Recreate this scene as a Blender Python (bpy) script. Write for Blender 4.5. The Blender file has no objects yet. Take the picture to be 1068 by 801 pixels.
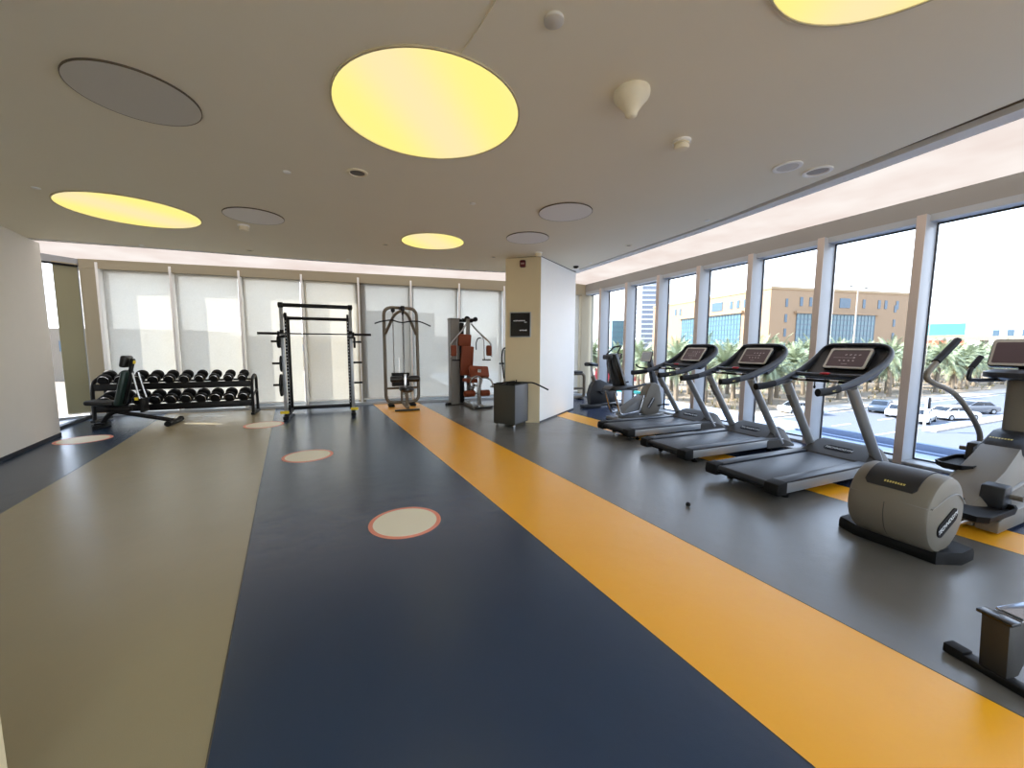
import bpy, bmesh, math, random
from mathutils import Vector, Matrix, Euler
random.seed(7)
SC = bpy.context.scene
COL = SC.collection
PI = math.pi
# ---------------------------------------------------------------- camera
cam_d = bpy.data.cameras.new('camera')
cam = bpy.data.objects.new('camera', cam_d); COL.objects.link(cam)
cam_d.sensor_fit = 'HORIZONTAL'; cam_d.sensor_width = 36.0; cam_d.lens = 36.0*400/1068
cam_d.clip_start = 0.05; cam_d.clip_end = 3000
YAW, PIT, ROL = math.radians(23.045), math.radians(5.546), math.radians(0.217)
f_ = Vector((math.sin(YAW)*math.cos(PIT), math.cos(YAW)*math.cos(PIT), -math.sin(PIT)))
r_ = Vector((math.cos(YAW), -math.sin(YAW), 0)); u_ = r_.cross(f_)
r2 = r_*math.cos(ROL)+u_*math.sin(ROL); u2 = -r_*math.sin(ROL)+u_*math.cos(ROL)
cam.matrix_world = Matrix(((r2.x,u2.x,-f_.x,0),(r2.y,u2.y,-f_.y,0),(r2.z,u2.z,-f_.z,1.5),(0,0,0,1)))
SC.camera = cam
SC.cycles.max_bounces = 14; SC.cycles.diffuse_bounces = 8; SC.cycles.transparent_max_bounces = 16
# ---------------------------------------------------------------- exposure, world, sun
SC.view_settings.view_transform = 'Standard'; SC.view_settings.look = 'None'
SC.view_settings.gamma = 1.0; SC.view_settings.use_curve_mapping = False
SC.view_settings.exposure = 2.1
W = bpy.data.worlds.new('world'); SC.world = W; W.use_nodes = True
nt = W.node_tree; nt.nodes.clear()
wo = nt.nodes.new('ShaderNodeOutputWorld'); bg = nt.nodes.new('ShaderNodeBackground')
tc = nt.nodes.new('ShaderNodeTexCoord'); sx = nt.nodes.new('ShaderNodeSeparateXYZ')
rp = nt.nodes.new('ShaderNodeValToRGB')
nz = nt.nodes.new('ShaderNodeTexNoise'); nz.inputs['Scale'].default_value = 3.5; nz.inputs['Detail'].default_value = 4
mp = nt.nodes.new('ShaderNodeMapping'); mp.inputs['Scale'].default_value = (1, 1, 4)
cr2 = nt.nodes.new('ShaderNodeValToRGB'); cr2.color_ramp.elements[0].position = .5; cr2.color_ramp.elements[1].position = .72
mx = nt.nodes.new('ShaderNodeMixRGB')
e = rp.color_ramp.elements
e[0].position = 0.0; e[0].color = (.95, .95, .95, 1)
e[1].position = 1.0; e[1].color = (.42, .62, .95, 1)
k = e.new(.12); k.color = (.86, .92, 1.0, 1)
k = e.new(.35); k.color = (.62, .78, 1.0, 1)
L = nt.links.new
L(tc.outputs['Generated'], sx.inputs[0]); L(sx.outputs['Z'], rp.inputs[0])
L(tc.outputs['Generated'], mp.inputs[0]); L(mp.outputs[0], nz.inputs['Vector']); L(nz.outputs['Fac'], cr2.inputs[0])
L(cr2.outputs[0], mx.inputs['Fac']); L(rp.outputs[0], mx.inputs['Color1']); mx.inputs['Color2'].default_value = (1, 1, 1, 1)
L(mx.outputs[0], bg.inputs['Color']); bg.inputs['Strength'].default_value = 1.35
L(bg.outputs[0], wo.inputs[0])
sun_d = bpy.data.lights.new('sun', 'SUN'); sun_d.energy = 6.5; sun_d.angle = math.radians(.6); sun_d.color = (1, .93, .82)
sun = bpy.data.objects.new('sun', sun_d); COL.objects.link(sun)
AZ, EL = math.radians(60), math.radians(37)
sd = Vector((math.sin(AZ)*math.cos(EL), -math.cos(AZ)*math.cos(EL), -math.sin(EL)))
sun.rotation_euler = sd.to_track_quat('-Z', 'Y').to_euler(); sun.location = (-40, 40, 40)
def area_light(name, loc, direction, sx_, sy_, power, color=(1, 1, 1), xaxis=None):
    d = bpy.data.lights.new(name, 'AREA'); d.shape = 'RECTANGLE'; d.size = sx_; d.size_y = sy_; d.energy = power; d.color = color
    o = bpy.data.objects.new(name, d); COL.objects.link(o)
    z = -Vector(direction).normalized(); x = Vector(xaxis).normalized(); y = z.cross(x).normalized(); x = y.cross(z)
    o.matrix_world = Matrix(((x.x, y.x, z.x, loc[0]), (x.y, y.y, z.y, loc[1]), (x.z, y.z, z.z, loc[2]), (0, 0, 0, 1)))
    return o
# ---------------------------------------------------------------- materials
MATS = {}
def lin(c): return tuple(((v/255+.055)/1.055)**2.4 if v/255 > .04045 else v/255/12.92 for v in c)
def mat(name, rgb, rough=.5, metal=0.0, bump=0.0, bscale=40, var=0.0, vscale=6, spec=.5, coat=0.0, emit=None, estr=1.0):
    if name in MATS: return MATS[name]
    m = bpy.data.materials.new(name); m.use_nodes = True; n = m.node_tree
    b = n.nodes['Principled BSDF']; c = lin(rgb)+(1,)
    b.inputs['Base Color'].default_value = c; b.inputs['Roughness'].default_value = rough
    b.inputs['Metallic'].default_value = metal; b.inputs['Specular IOR Level'].default_value = spec
    b.inputs['Coat Weight'].default_value = coat
    t = n.nodes.new('ShaderNodeTexCoord')
    if var > 0:
        s = n.nodes.new('ShaderNodeTexNoise'); s.inputs['Scale'].default_value = vscale; s.inputs['Detail'].default_value = 5
        r = n.nodes.new('ShaderNodeMixRGB')
        r.inputs['Color1'].default_value = tuple(v*(1-var) for v in c[:3])+(1,); r.inputs['Color2'].default_value = tuple(min(1, v*(1+var)) for v in c[:3])+(1,)
        n.links.new(t.outputs['Object'], s.inputs['Vector']); n.links.new(s.outputs['Fac'], r.inputs['Fac']); n.links.new(r.outputs[0], b.inputs['Base Color'])
    if bump > 0:
        s = n.nodes.new('ShaderNodeTexNoise'); s.inputs['Scale'].default_value = bscale; s.inputs['Detail'].default_value = 4
        p = n.nodes.new('ShaderNodeBump'); p.inputs['Strength'].default_value = bump; p.inputs['Distance'].default_value = .01
        n.links.new(t.outputs['Object'], s.inputs['Vector']); n.links.new(s.outputs['Fac'], p.inputs['Height']); n.links.new(p.outputs[0], b.inputs['Normal'])
    if emit:
        b.inputs['Emission Color'].default_value = lin(emit)+(1,); b.inputs['Emission Strength'].default_value = estr
    MATS[name] = m; return m
def mixmat(name, build):
    m = bpy.data.materials.new(name); m.use_nodes = True; n = m.node_tree; n.nodes.clear()
    o = n.nodes.new('ShaderNodeOutputMaterial'); s = build(n); n.links.new(s, o.inputs['Surface']); MATS[name] = m; return m
def glass_b(n, fac=.07, tint=(.97, .99, 1.0, 1)):
    tr = n.nodes.new('ShaderNodeBsdfTransparent'); tr.inputs[0].default_value = tint
    gl = n.nodes.new('ShaderNodeBsdfGlossy'); gl.inputs['Roughness'].default_value = .02
    fr = n.nodes.new('ShaderNodeLayerWeight'); fr.inputs['Blend'].default_value = .12
    ml = n.nodes.new('ShaderNodeMath'); ml.operation = 'MULTIPLY'; ml.inputs[1].default_value = .5
    mm = n.nodes.new('ShaderNodeMixShader'); n.links.new(fr.outputs['Fresnel'], ml.inputs[0]); n.links.new(ml.outputs[0], mm.inputs[0])
    n.links.new(tr.outputs[0], mm.inputs[1]); n.links.new(gl.outputs[0], mm.inputs[2]); return mm.outputs[0]
GLASS = mixmat('window_glass', lambda n: glass_b(n, tint=(.78, .80, .83, 1)))
GLASSC = mixmat('clear_glass', glass_b)
def fabric_b(n):
    tr = n.nodes.new('ShaderNodeBsdfTransparent'); tr.inputs[0].default_value = (.95, .93, .89, 1)
    tl = n.nodes.new('ShaderNodeBsdfTranslucent'); tl.inputs[0].default_value = (.54, .53, .50, 1)
    df = n.nodes.new('ShaderNodeBsdfDiffuse'); df.inputs[0].default_value = (.62, .60, .55, 1)
    tcn = n.nodes.new('ShaderNodeTexCoord'); wv = n.nodes.new('ShaderNodeTexNoise'); wv.inputs['Scale'].default_value = 60
    n.links.new(tcn.outputs['Object'], wv.inputs['Vector'])
    mr = n.nodes.new('ShaderNodeMapRange'); mr.inputs[1].default_value = .3; mr.inputs[2].default_value = .7; mr.inputs[3].default_value = .20; mr.inputs[4].default_value = .26
    n.links.new(wv.outputs['Fac'], mr.inputs[0])
    a = n.nodes.new('ShaderNodeMixShader'); a.inputs[0].default_value = .35; n.links.new(tl.outputs[0], a.inputs[1]); n.links.new(df.outputs[0], a.inputs[2])
    b = n.nodes.new('ShaderNodeMixShader'); n.links.new(mr.outputs[0], b.inputs[0]); n.links.new(a.outputs[0], b.inputs[1]); n.links.new(tr.outputs[0], b.inputs[2]); return b.outputs[0]
FABRIC = mixmat('screen_fabric', fabric_b)
def disc_b(n):
    em = n.nodes.new('ShaderNodeEmission'); em.inputs['Strength'].default_value = .255
    t = n.nodes.new('ShaderNodeTexCoord'); m_ = n.nodes.new('ShaderNodeMapping'); m_.inputs['Rotation'].default_value = (0, 0, .55)
    w = n.nodes.new('ShaderNodeTexWave'); w.inputs['Scale'].default_value = .32; w.inputs['Distortion'].default_value = 1.6; w.inputs['Detail'].default_value = 1
    c = n.nodes.new('ShaderNodeValToRGB'); c.color_ramp.elements[0].color = lin((246, 228, 172))+(1,); c.color_ramp.elements[1].color = lin((255, 238, 138))+(1,)
    n.links.new(t.outputs['Object'], m_.inputs[0]); n.links.new(m_.outputs[0], w.inputs['Vector']); n.links.new(w.outputs['Fac'], c.inputs[0]); n.links.new(c.outputs[0], em.inputs[0]); return em.outputs[0]
DISC = mixmat('stretched_light_membrane', disc_b)
def cove_b(n):
    em = n.nodes.new('ShaderNodeEmission'); em.inputs['Strength'].default_value = .235
    t = n.nodes.new('ShaderNodeTexCoord'); w = n.nodes.new('ShaderNodeTexNoise'); w.inputs['Scale'].default_value = 1.3; w.inputs['Detail'].default_value = 3
    c = n.nodes.new('ShaderNodeValToRGB'); c.color_ramp.elements[0].position = .3; c.color_ramp.elements[1].position = .7
    c.color_ramp.elements[0].color = lin((240, 224, 216))+(1,); c.color_ramp.elements[1].color = lin((255, 246, 240))+(1,)
    n.links.new(t.outputs['Object'], w.inputs['Vector']); n.links.new(w.outputs['Fac'], c.inputs[0]); n.links.new(c.outputs[0], em.inputs[0]); return em.outputs[0]
mixmat('cove_membrane', cove_b)
def floor_mat(name, rgb, rough=.23):
    m = bpy.data.materials.new(name); m.use_nodes = True; n = m.node_tree; b = n.nodes['Principled BSDF']
    t = n.nodes.new('ShaderNodeTexCoord'); a = n.nodes.new('ShaderNodeTexNoise'); a.inputs['Scale'].default_value = 1.1; a.inputs['Detail'].default_value = 6
    r = n.nodes.new('ShaderNodeMixRGB'); c = lin(rgb)
    r.inputs['Color1'].default_value = tuple(v*.93 for v in c)+(1,); r.inputs['Color2'].default_value = tuple(v*1.07 for v in c)+(1,)
    n.links.new(t.outputs['Object'], a.inputs['Vector']); n.links.new(a.outputs['Fac'], r.inputs['Fac']); n.links.new(r.outputs[0], b.inputs['Base Color'])
    b.inputs['Roughness'].default_value = rough; b.inputs['Specular IOR Level'].default_value = .6
    s = n.nodes.new('ShaderNodeTexNoise'); s.inputs['Scale'].default_value = 260
    s2 = n.nodes.new('ShaderNodeTexNoise'); s2.inputs['Scale'].default_value = 5; s2.inputs['Detail'].default_value = 3
    ad = n.nodes.new('ShaderNodeMath'); ad.operation = 'MULTIPLY_ADD'; ad.inputs[1].default_value = 6.0
    n.links.new(t.outputs['Object'], s.inputs['Vector']); n.links.new(t.outputs['Object'], s2.inputs['Vector'])
    n.links.new(s2.outputs['Fac'], ad.inputs[0]); n.links.new(s.outputs['Fac'], ad.inputs[2])
    p = n.nodes.new('ShaderNodeBump'); p.inputs['Strength'].default_value = .14; p.inputs['Distance'].default_value = .004
    n.links.new(ad.outputs[0], p.inputs['Height']); n.links.new(p.outputs[0], b.inputs['Normal'])
    MATS[name] = m; return m
FL_NAVY = floor_mat('floor_navy', (43, 62, 87)); FL_OLIVE = floor_mat('floor_taupe', (162, 150, 120), .26)
FL_YEL = floor_mat('floor_yellow', (255, 180, 28), .3); FL_GREY = floor_mat('floor_grey', (108, 106, 102), .25); FL_BLUE = floor_mat('floor_blue', (46, 58, 84), .27)
M_WALL = mat('wall_paint', (226, 222, 214), .7, bump=.05, bscale=120, var=.02)
M_BEIGE = mat('column_beige', (212, 196, 160), .7, var=.02)
M_COLW = mat('column_white', (247, 246, 242), .5, var=.02)
M_CEIL = mat('ceiling_paint', (234, 227, 206), .85, var=.015, vscale=2)
M_COVE = 'cove_membrane'
M_SLOT = mat('slot_brown', (96, 84, 66), .8)
M_LIP = mat('cove_lip_grey', (224, 222, 218), .8)
M_FRAME = mat('window_frame', (176, 180, 184), .4, metal=.0)
M_FRAME2 = mat('mullion_front_taupe', (204, 188, 176), .5)
M_FASC = mat('fascia_grey', (156, 153, 148), .7)
M_HEAD = mat('blind_header', (172, 162, 138), .7)
M_GASK = mat('gasket', (28, 30, 36), .6)
M_SKIRT = mat('skirting_dark', (36, 40, 48), .5)
M_WHITE = mat('white_plastic', (240, 238, 232), .5)
M_CREAM = mat('cream_plastic', (232, 222, 194), .5)
M_BLK = mat('black_powder_coat', (9, 9, 10), .48, spec=.3, bump=.04, bscale=300)
M_BLKM = mat('black_rubber', (8, 8, 9), .65, spec=.3, bump=.1, bscale=200)
M_BLKG = mat('black_gloss', (14, 15, 18), .22)
M_DKG = mat('dark_grey_plastic', (27, 29, 33), .45, bump=.05, bscale=300)
M_SLATE = mat('slate_plastic', (34, 38, 46), .4)
M_ALU = mat('silver_paint', (158, 162, 166), .35, metal=.35)
M_STEEL = mat('brushed_steel', (190, 190, 190), .25, metal=1.0)
M_CHROME = mat('chrome', (170, 170, 172), .2, metal=1.0)
M_GREY = mat('machine_grey', (110, 104, 92), .45, var=.03)
M_GREY2 = mat('machine_grey_light', (120, 118, 114), .42)
M_TUBE = mat('champagne_tube', (106, 97, 82), .35, metal=.3)
M_RUST = mat('rust_vinyl', (126, 54, 16), .6, bump=.06, bscale=150, var=.06)
M_PAD = mat('black_vinyl', (11, 12, 13), .38, bump=.06, bscale=150)
M_GREENPAD = mat('dark_green_vinyl', (22, 48, 44), .35, bump=.05, bscale=150)
M_YELTAG = mat('yellow_sticker', (236, 208, 30), .5)
M_SCR = mat('console_screen', (92, 76, 80), .3)
M_MARK = mat('screen_marks', (190, 178, 182), .5)
M_GOLD = mat('gold_lettering', (206, 190, 110), .4)
M_LTR = mat('white_lettering', (236, 238, 240), .5)
M_RED = mat('red_plastic', (180, 40, 50), .4)
M_DRED = mat('dark_red_plastic', (92, 18, 20), .4)
M_CART = mat('cart_dark', (60, 60, 54), .5, bump=.03, bscale=200)
M_CARTS = mat('cart_side', (96, 98, 102), .42)
# ---------------------------------------------------------------- mesh helpers
def smoothstep(a): return a
class B:
    def __init__(s): s.bm = bmesh.new()
    def add(s, t):
        me = bpy.data.meshes.new('tmp'); t.to_mesh(me); t.free(); s.bm.from_mesh(me); bpy.data.meshes.remove(me); return s
    def box(s, c, d, rot=(0, 0, 0), bev=0.0, seg=2):
        t = bmesh.new(); bmesh.ops.create_cube(t, size=1.0)
        bmesh.ops.scale(t, vec=d, verts=t.verts)
        if bev > 0: bmesh.ops.bevel(t, geom=list(t.edges), offset=min(bev, min(d)*.49), segments=seg, profile=.5, affect='EDGES')
        M_ = Matrix.Translation(c) @ Euler(rot).to_matrix().to_4x4(); bmesh.ops.transform(t, matrix=M_, verts=t.verts); return s.add(t)
    def prism(s, pts, axis, a, b, bev=0.0, seg=2):
        t = bmesh.new(); mk = {'x': lambda p, q: (q, p[0], p[1]), 'y': lambda p, q: (p[0], q, p[1]), 'z': lambda p, q: (p[0], p[1], q)}[axis]
        A = [t.verts.new(mk(p, a)) for p in pts]; C = [t.verts.new(mk(p, b)) for p in pts]; n = len(pts)
        t.faces.new(A); t.faces.new(C[::-1])
        for i in range(n): t.faces.new((A[i], C[i], C[(i+1) % n], A[(i+1) % n]))
        bmesh.ops.recalc_face_normals(t, faces=t.faces)
        if bev > 0: bmesh.ops.bevel(t, geom=list(t.edges), offset=bev, segments=seg, profile=.5, affect='EDGES', clamp_overlap=True)
        return s.add(t)
    def slab(s, pts, z0, z1):
        t = bmesh.new(); A = [t.verts.new((p[0], p[1], z0(*p) if callable(z0) else z0)) for p in pts]; C = [t.verts.new((p[0], p[1], z1(*p) if callable(z1) else z1)) for p in pts]; n = len(pts)
        t.faces.new(A); t.faces.new(C[::-1])
        for i in range(n): t.faces.new((A[i], C[i], C[(i+1) % n], A[(i+1) % n]))
        bmesh.ops.recalc_face_normals(t, faces=t.faces); return s.add(t)
    def tube(s, path, r, seg=10, closed=False, caps=True, up=None):
        t = bmesh.new(); P = [Vector(p) for p in path]; n = len(P); rings = []
        tang = []
        for i in range(n):
            if closed: d = P[(i+1) % n]-P[i-1]
            else: d = P[min(i+1, n-1)]-P[max(i-1, 0)]
            tang.append(d.normalized())
        N = (Vector(up) if up else Vector((0, 0, 1)))
        if abs(N.dot(tang[0])) > .95: N = Vector((1, 0, 0)) if abs(tang[0].x) < .9 else Vector((0, 1, 0))
        for i in range(n):
            N = (N-tang[i]*N.dot(tang[i])).normalized(); Bv = tang[i].cross(N)
            rr = r[i] if isinstance(r, list) else r
            ra, rb = rr if isinstance(rr, tuple) else (rr, rr)
            rings.append([t.verts.new(P[i]+N*ra*math.cos(2*PI*k/seg)+Bv*rb*math.sin(2*PI*k/seg)) for k in range(seg)])
        m = n if closed else n-1
        for i in range(m):
            a, b = rings[i], rings[(i+1) % n]
            for k in range(seg): t.faces.new((a[k], a[(k+1) % seg], b[(k+1) % seg], b[k]))
        if caps and not closed: t.faces.new(rings[0][::-1]); t.faces.new(rings[-1])
        bmesh.ops.recalc_face_normals(t, faces=t.faces); return s.add(t)
    def cyl(s, a, b, r, seg=16, r2=None): return s.tube([a, b], [r, r2 if r2 is not None else r], seg)
    def lathe(s, prof, c=(0, 0, 0), axis='z', seg=24):
        t = bmesh.new(); rings = []
        for (r, h) in prof:
            ring = []
            for k in range(seg):
                x, y = r*math.cos(2*PI*k/seg), r*math.sin(2*PI*k/seg)
                v = {'z': (x, y, h), 'y': (x, h, y), 'x': (h, x, y)}[axis]
                ring.append(t.verts.new((v[0]+c[0], v[1]+c[1], v[2]+c[2])))
            rings.append(ring)
        for i in range(len(rings)-1):
            for k in range(seg): t.faces.new((rings[i][k], rings[i][(k+1) % seg], rings[i+1][(k+1) % seg], rings[i+1][k]))
        t.faces.new(rings[0][::-1]); t.faces.new(rings[-1])
        bmesh.ops.remove_doubles(t, verts=t.verts, dist=1e-6)
        bmesh.ops.recalc_face_normals(t, faces=t.faces); return s.add(t)
    def loft(s, loops, caps=True):
        t = bmesh.new(); R = [[t.verts.new(p) for p in l] for l in loops]; n = len(loops[0])
        for i in range(len(R)-1):
            for k in range(n): t.faces.new((R[i][k], R[i][(k+1) % n], R[i+1][(k+1) % n], R[i+1][k]))
        if caps: t.faces.new(R[0][::-1]); t.faces.new(R[-1])
        bmesh.ops.recalc_face_normals(t, faces=t.faces); return s.add(t)
    def tf(s, M_): bmesh.ops.transform(s.bm, matrix=M_, verts=s.bm.verts); return s
    def build(s, name, m, parent=None, ang=38):
        me = bpy.data.meshes.new(name); s.bm.to_mesh(me); s.bm.free()
        for p in me.polygons: p.use_smooth = True
        me.set_sharp_from_angle(angle=math.radians(ang))
        me.materials.append(m if not isinstance(m, str) else MATS[m])
        o = bpy.data.objects.new(name, me); COL.objects.link(o)
        if parent: o.parent = parent
        return o
def fil(pts, rad, n=5, closed=False):
    P = [Vector(p) for p in pts]; out = []; N = len(P)
    for i in range(N):
        if not closed and i in (0, N-1): out.append(P[i]); continue
        a, b, c = P[i-1], P[i], P[(i+1) % N]
        rr = rad[i] if isinstance(rad, list) else rad
        la, lc = (a-b).length, (c-b).length; d = min(rr, la*.49, lc*.49)
        p0 = b+(a-b).normalized()*d; p2 = b+(c-b).normalized()*d
        for k in range(n+1):
            u = k/n; out.append(p0*(1-u)**2+b*2*u*(1-u)+p2*u*u)
    return out
def spl(pts, n=6):
    P = [Vector(p) for p in pts]; P = [P[0]*2-P[1]]+P+[P[-1]*2-P[-2]]; out = []
    for i in range(1, len(P)-2):
        a, b, c, d = P[i-1:i+3]
        for k in range(n):
            u = k/n; out.append(.5*((2*b)+(c-a)*u+(2*a-5*b+4*c-d)*u*u+(3*b-a-3*c+d)*u**3))
    out.append(P[-2]); return out
def rrect(w, h, r, n=4, cx=0, cy=0):
    o = []
    for (sx_, sy_, a0) in ((1, 1, 0), (-1, 1, 90), (-1, -1, 180), (1, -1, 270)):
        for k in range(n+1):
            a = math.radians(a0+90*k/n); o.append((cx+sx_*(w/2-r)+r*math.cos(a), cy+sy_*(h/2-r)+r*math.sin(a)))
    return o
def tag(o, label=None, cat=None, group=None, kind=None):
    if label: o['label'] = label
    if cat: o['category'] = cat
    if group: o['group'] = group
    if kind: o['kind'] = kind
    return o
def thing(name, label, cat, loc=(0, 0, 0), rz=0.0, group=None):
    o = bpy.data.objects.new(name, None); COL.objects.link(o); o.empty_display_size = .1
    o.location = loc; o.rotation_euler = (0, 0, rz); return tag(o, label, cat, group)
def struct(o, label=None): o['kind'] = 'structure'; 
def children_of(o): return [c for c in COL.objects if c.parent == o]
KIDS = {}
def dup(o, loc=None, rz=None, label=None, parent=None, cache=None):
    c = o.copy(); COL.objects.link(c)
    if parent: c.parent = parent
    if loc is not None: c.location = loc
    if rz is not None: c.rotation_euler = (0, 0, rz)
    if label: c['label'] = label
    for ch in [q for q in bpy.data.objects if q.parent == o]: dup(ch, parent=c)
    return c
def text(name, s, size, m, parent, M_, depth=.0008, align='CENTER', shear=0.0):
    cu = bpy.data.curves.new(name, 'FONT'); cu.body = s; cu.size = size; cu.extrude = depth; cu.align_x = align; cu.align_y = 'CENTER'; cu.shear = shear
    t = bpy.data.objects.new(name, cu); COL.objects.link(t)
    me = bpy.data.meshes.new_from_object(t); bpy.data.objects.remove(t); bpy.data.curves.remove(cu)
    me.name = name; me.transform(M_); me.materials.clear(); me.materials.append(m)
    o = bpy.data.objects.new(name, me); COL.objects.link(o)
    if parent: o.parent = parent
    return o
def strokes(name, w, h, n, m, parent, M_, seed=1):
    b = B(); r = random.Random(seed)
    for k in range(n):
        x = -w/2+w*(k+.5)/n; b.box((x, 0, 0), (w/n*.62, h*r.uniform(.7, 1), .0008))
        if r.random() < .6: b.box((x, h*r.uniform(-.35, .35), .0004), (w/n*.9, h*.2, .0008))
    b.tf(M_); return b.build(name, m, parent)
def frame(origin, x, y):
    x = Vector(x).normalized(); y = Vector(y).normalized(); z = x.cross(y).normalized(); y = z.cross(x)
    o = origin
    return Matrix(((x.x, y.x, z.x, o[0]), (x.y, y.y, z.y, o[1]), (x.z, y.z, z.z, o[2]), (0, 0, 0, 1)))
def st(bld, name, m, parent=None):
    o = bld.build(name, m, parent)
    if parent is None: o['kind'] = 'structure'
    return o
def stemp(name):
    o = bpy.data.objects.new(name, None); COL.objects.link(o); o['kind'] = 'structure'; return o
# ================================================================ SETTING
ZC = lambda x, y=0: 3.17+.015*x
ZR = lambda x, y=0: 3.30+.010*x
XW = 6.88
FY = lambda x: 10.5-.065*x
# floor: coloured sheet runs, each its own strip
def seam(pts):  # polyline x(y)
    def f(y):
        if y >= pts[0][1]: a, b = pts[0], pts[1]
        else:
            a, b = pts[-2], pts[-1]
            for i in range(len(pts)-1):
                if pts[i][1] >= y >= pts[i+1][1]: a, b = pts[i], pts[i+1]; break
        t = (y-a[1])/(b[1]-a[1]); return a[0]+(b[0]-a[0])*t
    return f
S1 = seam([(-3.54, 9.4), (-3.24, 7.44), (-2.91, 4.82)])
S2 = seam([(-1.66, 10.64), (-.92, 4.69), (-.52, 1.56)])
S3 = seam([(.49, 10.96), (1.2, 3.77), (1.49, .71)])
S4 = seam([(1.67, 10.34), (2.01, 6.19), (2.26, 3.33), (2.49, .49)])
S5 = seam([(4.06, 8.2), (4.25, 5.72), (4.44, 2.0), (4.48, .99)])
S6 = seam([(4.58, 8.2), (4.70, 6.69), (4.98, 1.2)])
def edge_left(y): return -7.0
def edge_right(y): return XW+.05
ys = [11.1, 9.4, 8.2, 7.44, 6.69, 6.19, 5.72, 4.82, 4.69, 3.77, 3.33, 2.0, 1.56, 1.2, .71, .49, -4.2]
edges = [edge_left, S1, S2, S3, S4, S5, S6, edge_right]
fmats = [FL_NAVY, FL_OLIVE, FL_NAVY, FL_YEL, FL_GREY, FL_YEL, FL_BLUE]
fb = bmesh.new()
fme = bpy.data.meshes.new('floor')
for m in fmats: fme.materials.append(m)
for i in range(7):
    Lp = [(edges[i](y), y) for y in ys]; Rp = [(edges[i+1](y), y) for y in ys]
    for j in range(len(ys)-1):
        vs = [fb.verts.new((p[0], p[1], 0)) for p in (Lp[j], Lp[j+1], Rp[j+1], Rp[j])]
        fc = fb.faces.new(vs); fc.material_index = i
bmesh.ops.remove_doubles(fb, verts=fb.verts, dist=1e-5)
ext = bmesh.ops.extrude_face_region(fb, geom=list(fb.faces))
bmesh.ops.translate(fb, vec=(0, 0, -.25), verts=[v for v in ext['geom'] if isinstance(v, bmesh.types.BMVert)])
bmesh.ops.recalc_face_normals(fb, faces=fb.faces)
fb.to_mesh(fme); fb.free()
fo = bpy.data.objects.new('floor', fme); COL.objects.link(fo); fo['kind'] = 'structure'
# weld lines between the sheets
b = B()
for S in (S1, S2, S3, S4, S5, S6): b.tube([(S(y), y, -.0025) for y in ys], .0045, 6)
st(b, 'trim_1', mat('weld_line', (70, 66, 58), .5))
# ceiling
slot_in = [(3.55, -4), (4.0, -1), (4.391, 1.232), (4.536, 2.153), (4.765, 4.052), (4.81, 5.733), (4.845, 8.26)]
slot_far = [(3.4, 8.36), (2.35, 8.48), (-.51, 8.526), (-2.68, 8.40), (-4.1, 8.34), (-7.2, 8.3)]
st(B().slab([(-7.2, -4)]+slot_in+slot_far, lambda x, y: ZC(x), lambda x, y: ZC(x)+.05), 'ceiling', M_CEIL)
slot_out = [(3.74, -4), (4.18, -1), (4.575, 1.279), (4.671, 2.213), (4.850, 4.116), (4.885, 5.75), (4.905, 8.31)]
slot_farout = [(3.4, 8.41), (2.36, 8.53), (-.51, 8.575), (-2.70, 8.45), (-4.15, 8.39), (-7.2, 8.35)]
lip = [(3.95, -4), (4.40, -1), (4.769, 1.326), (4.866, 2.3), (5.014, 4.29), (5.05, 5.8), (5.08, 8.37)]
lip_far = [(3.44, 8.51), (2.386, 8.621), (-.52, 8.648), (-2.72, 8.527), (-4.358, 8.50), (-7.2, 8.48)]
st(B().slab(slot_out+slot_farout+lip_far[::-1]+lip[::-1], lambda x, y: ZC(x), lambda x, y: ZC(x)+.075), 'trim_2', M_LIP)
inn = lambda pl, dx, dy: [(p[0]+dx, p[1]+dy) for p in pl]
st(B().slab(inn(slot_in, -.05, -.05)+inn(slot_far, 0, -.05)+inn(slot_farout, 0, .03)[::-1]+inn(slot_out, .03, .03)[::-1], lambda x, y: ZC(x)+.05, lambda x, y: ZC(x)+.07), 'trim_3', M_SLOT)
b = B(); b.slab([(4.2, -4.2), (7.0, -4.2), (7.0, 10.2), (4.2, 10.4)], lambda x, y: ZR(x)+(XW-x)*.07, lambda x, y: ZR(x)+(XW-x)*.07+.05)
b.slab([(-7.2, 8.0), (4.2, 8.0), (4.2, 10.4), (-7.2, 11.1)], lambda x, y: ZR(x)+(FY(x)-y)*.07, lambda x, y: ZR(x)+(FY(x)-y)*.07+.05)
st(b, 'ceiling_cove', M_COVE)
# left partition wall and skirting
WL0, WL1 = Vector((-4.45, 8.7)), Vector((-2.30, -4.0))
def wall_poly(a, b_, t):
    d = (b_-a).normalized(); n = Vector((-d.y, d.x)) if (Vector((-d.y, d.x)).x < 0) else Vector((d.y, -d.x))
    return [tuple(a), tuple(b_), tuple(b_+n*t), tuple(a+n*t)]
st(B().slab(wall_poly(WL0, WL1, .28), 0, lambda x, y: ZC(x)), 'wall_left', M_WALL)
off = Vector((.012, 0))
st(B().slab([tuple(WL0+off), tuple(WL1+off), tuple(WL1), tuple(WL0)], .0, .055), 'baseboard_left', M_SKIRT)
st(B().slab([(-1.06, 1.66), (-1.10, 1.25), (-1.42, 1.25), (-1.38, 1.66)], 0, lambda x, y: ZC(x)), 'wall_entrance', M_BEIGE)
b = B(); b.box((-.1, -4.1, 3.4), (14.4, .2, .7)); b.box((-.1, -4.1, -.1), (14.4, .2, .3)); b.box((-6.9, -4.1, 1.6), (.6, .2, 3.3)); b.box((6.9, -4.1, 1.6), (.3, .2, 3.3)); st(b, 'wall_back', M_WALL)
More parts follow.
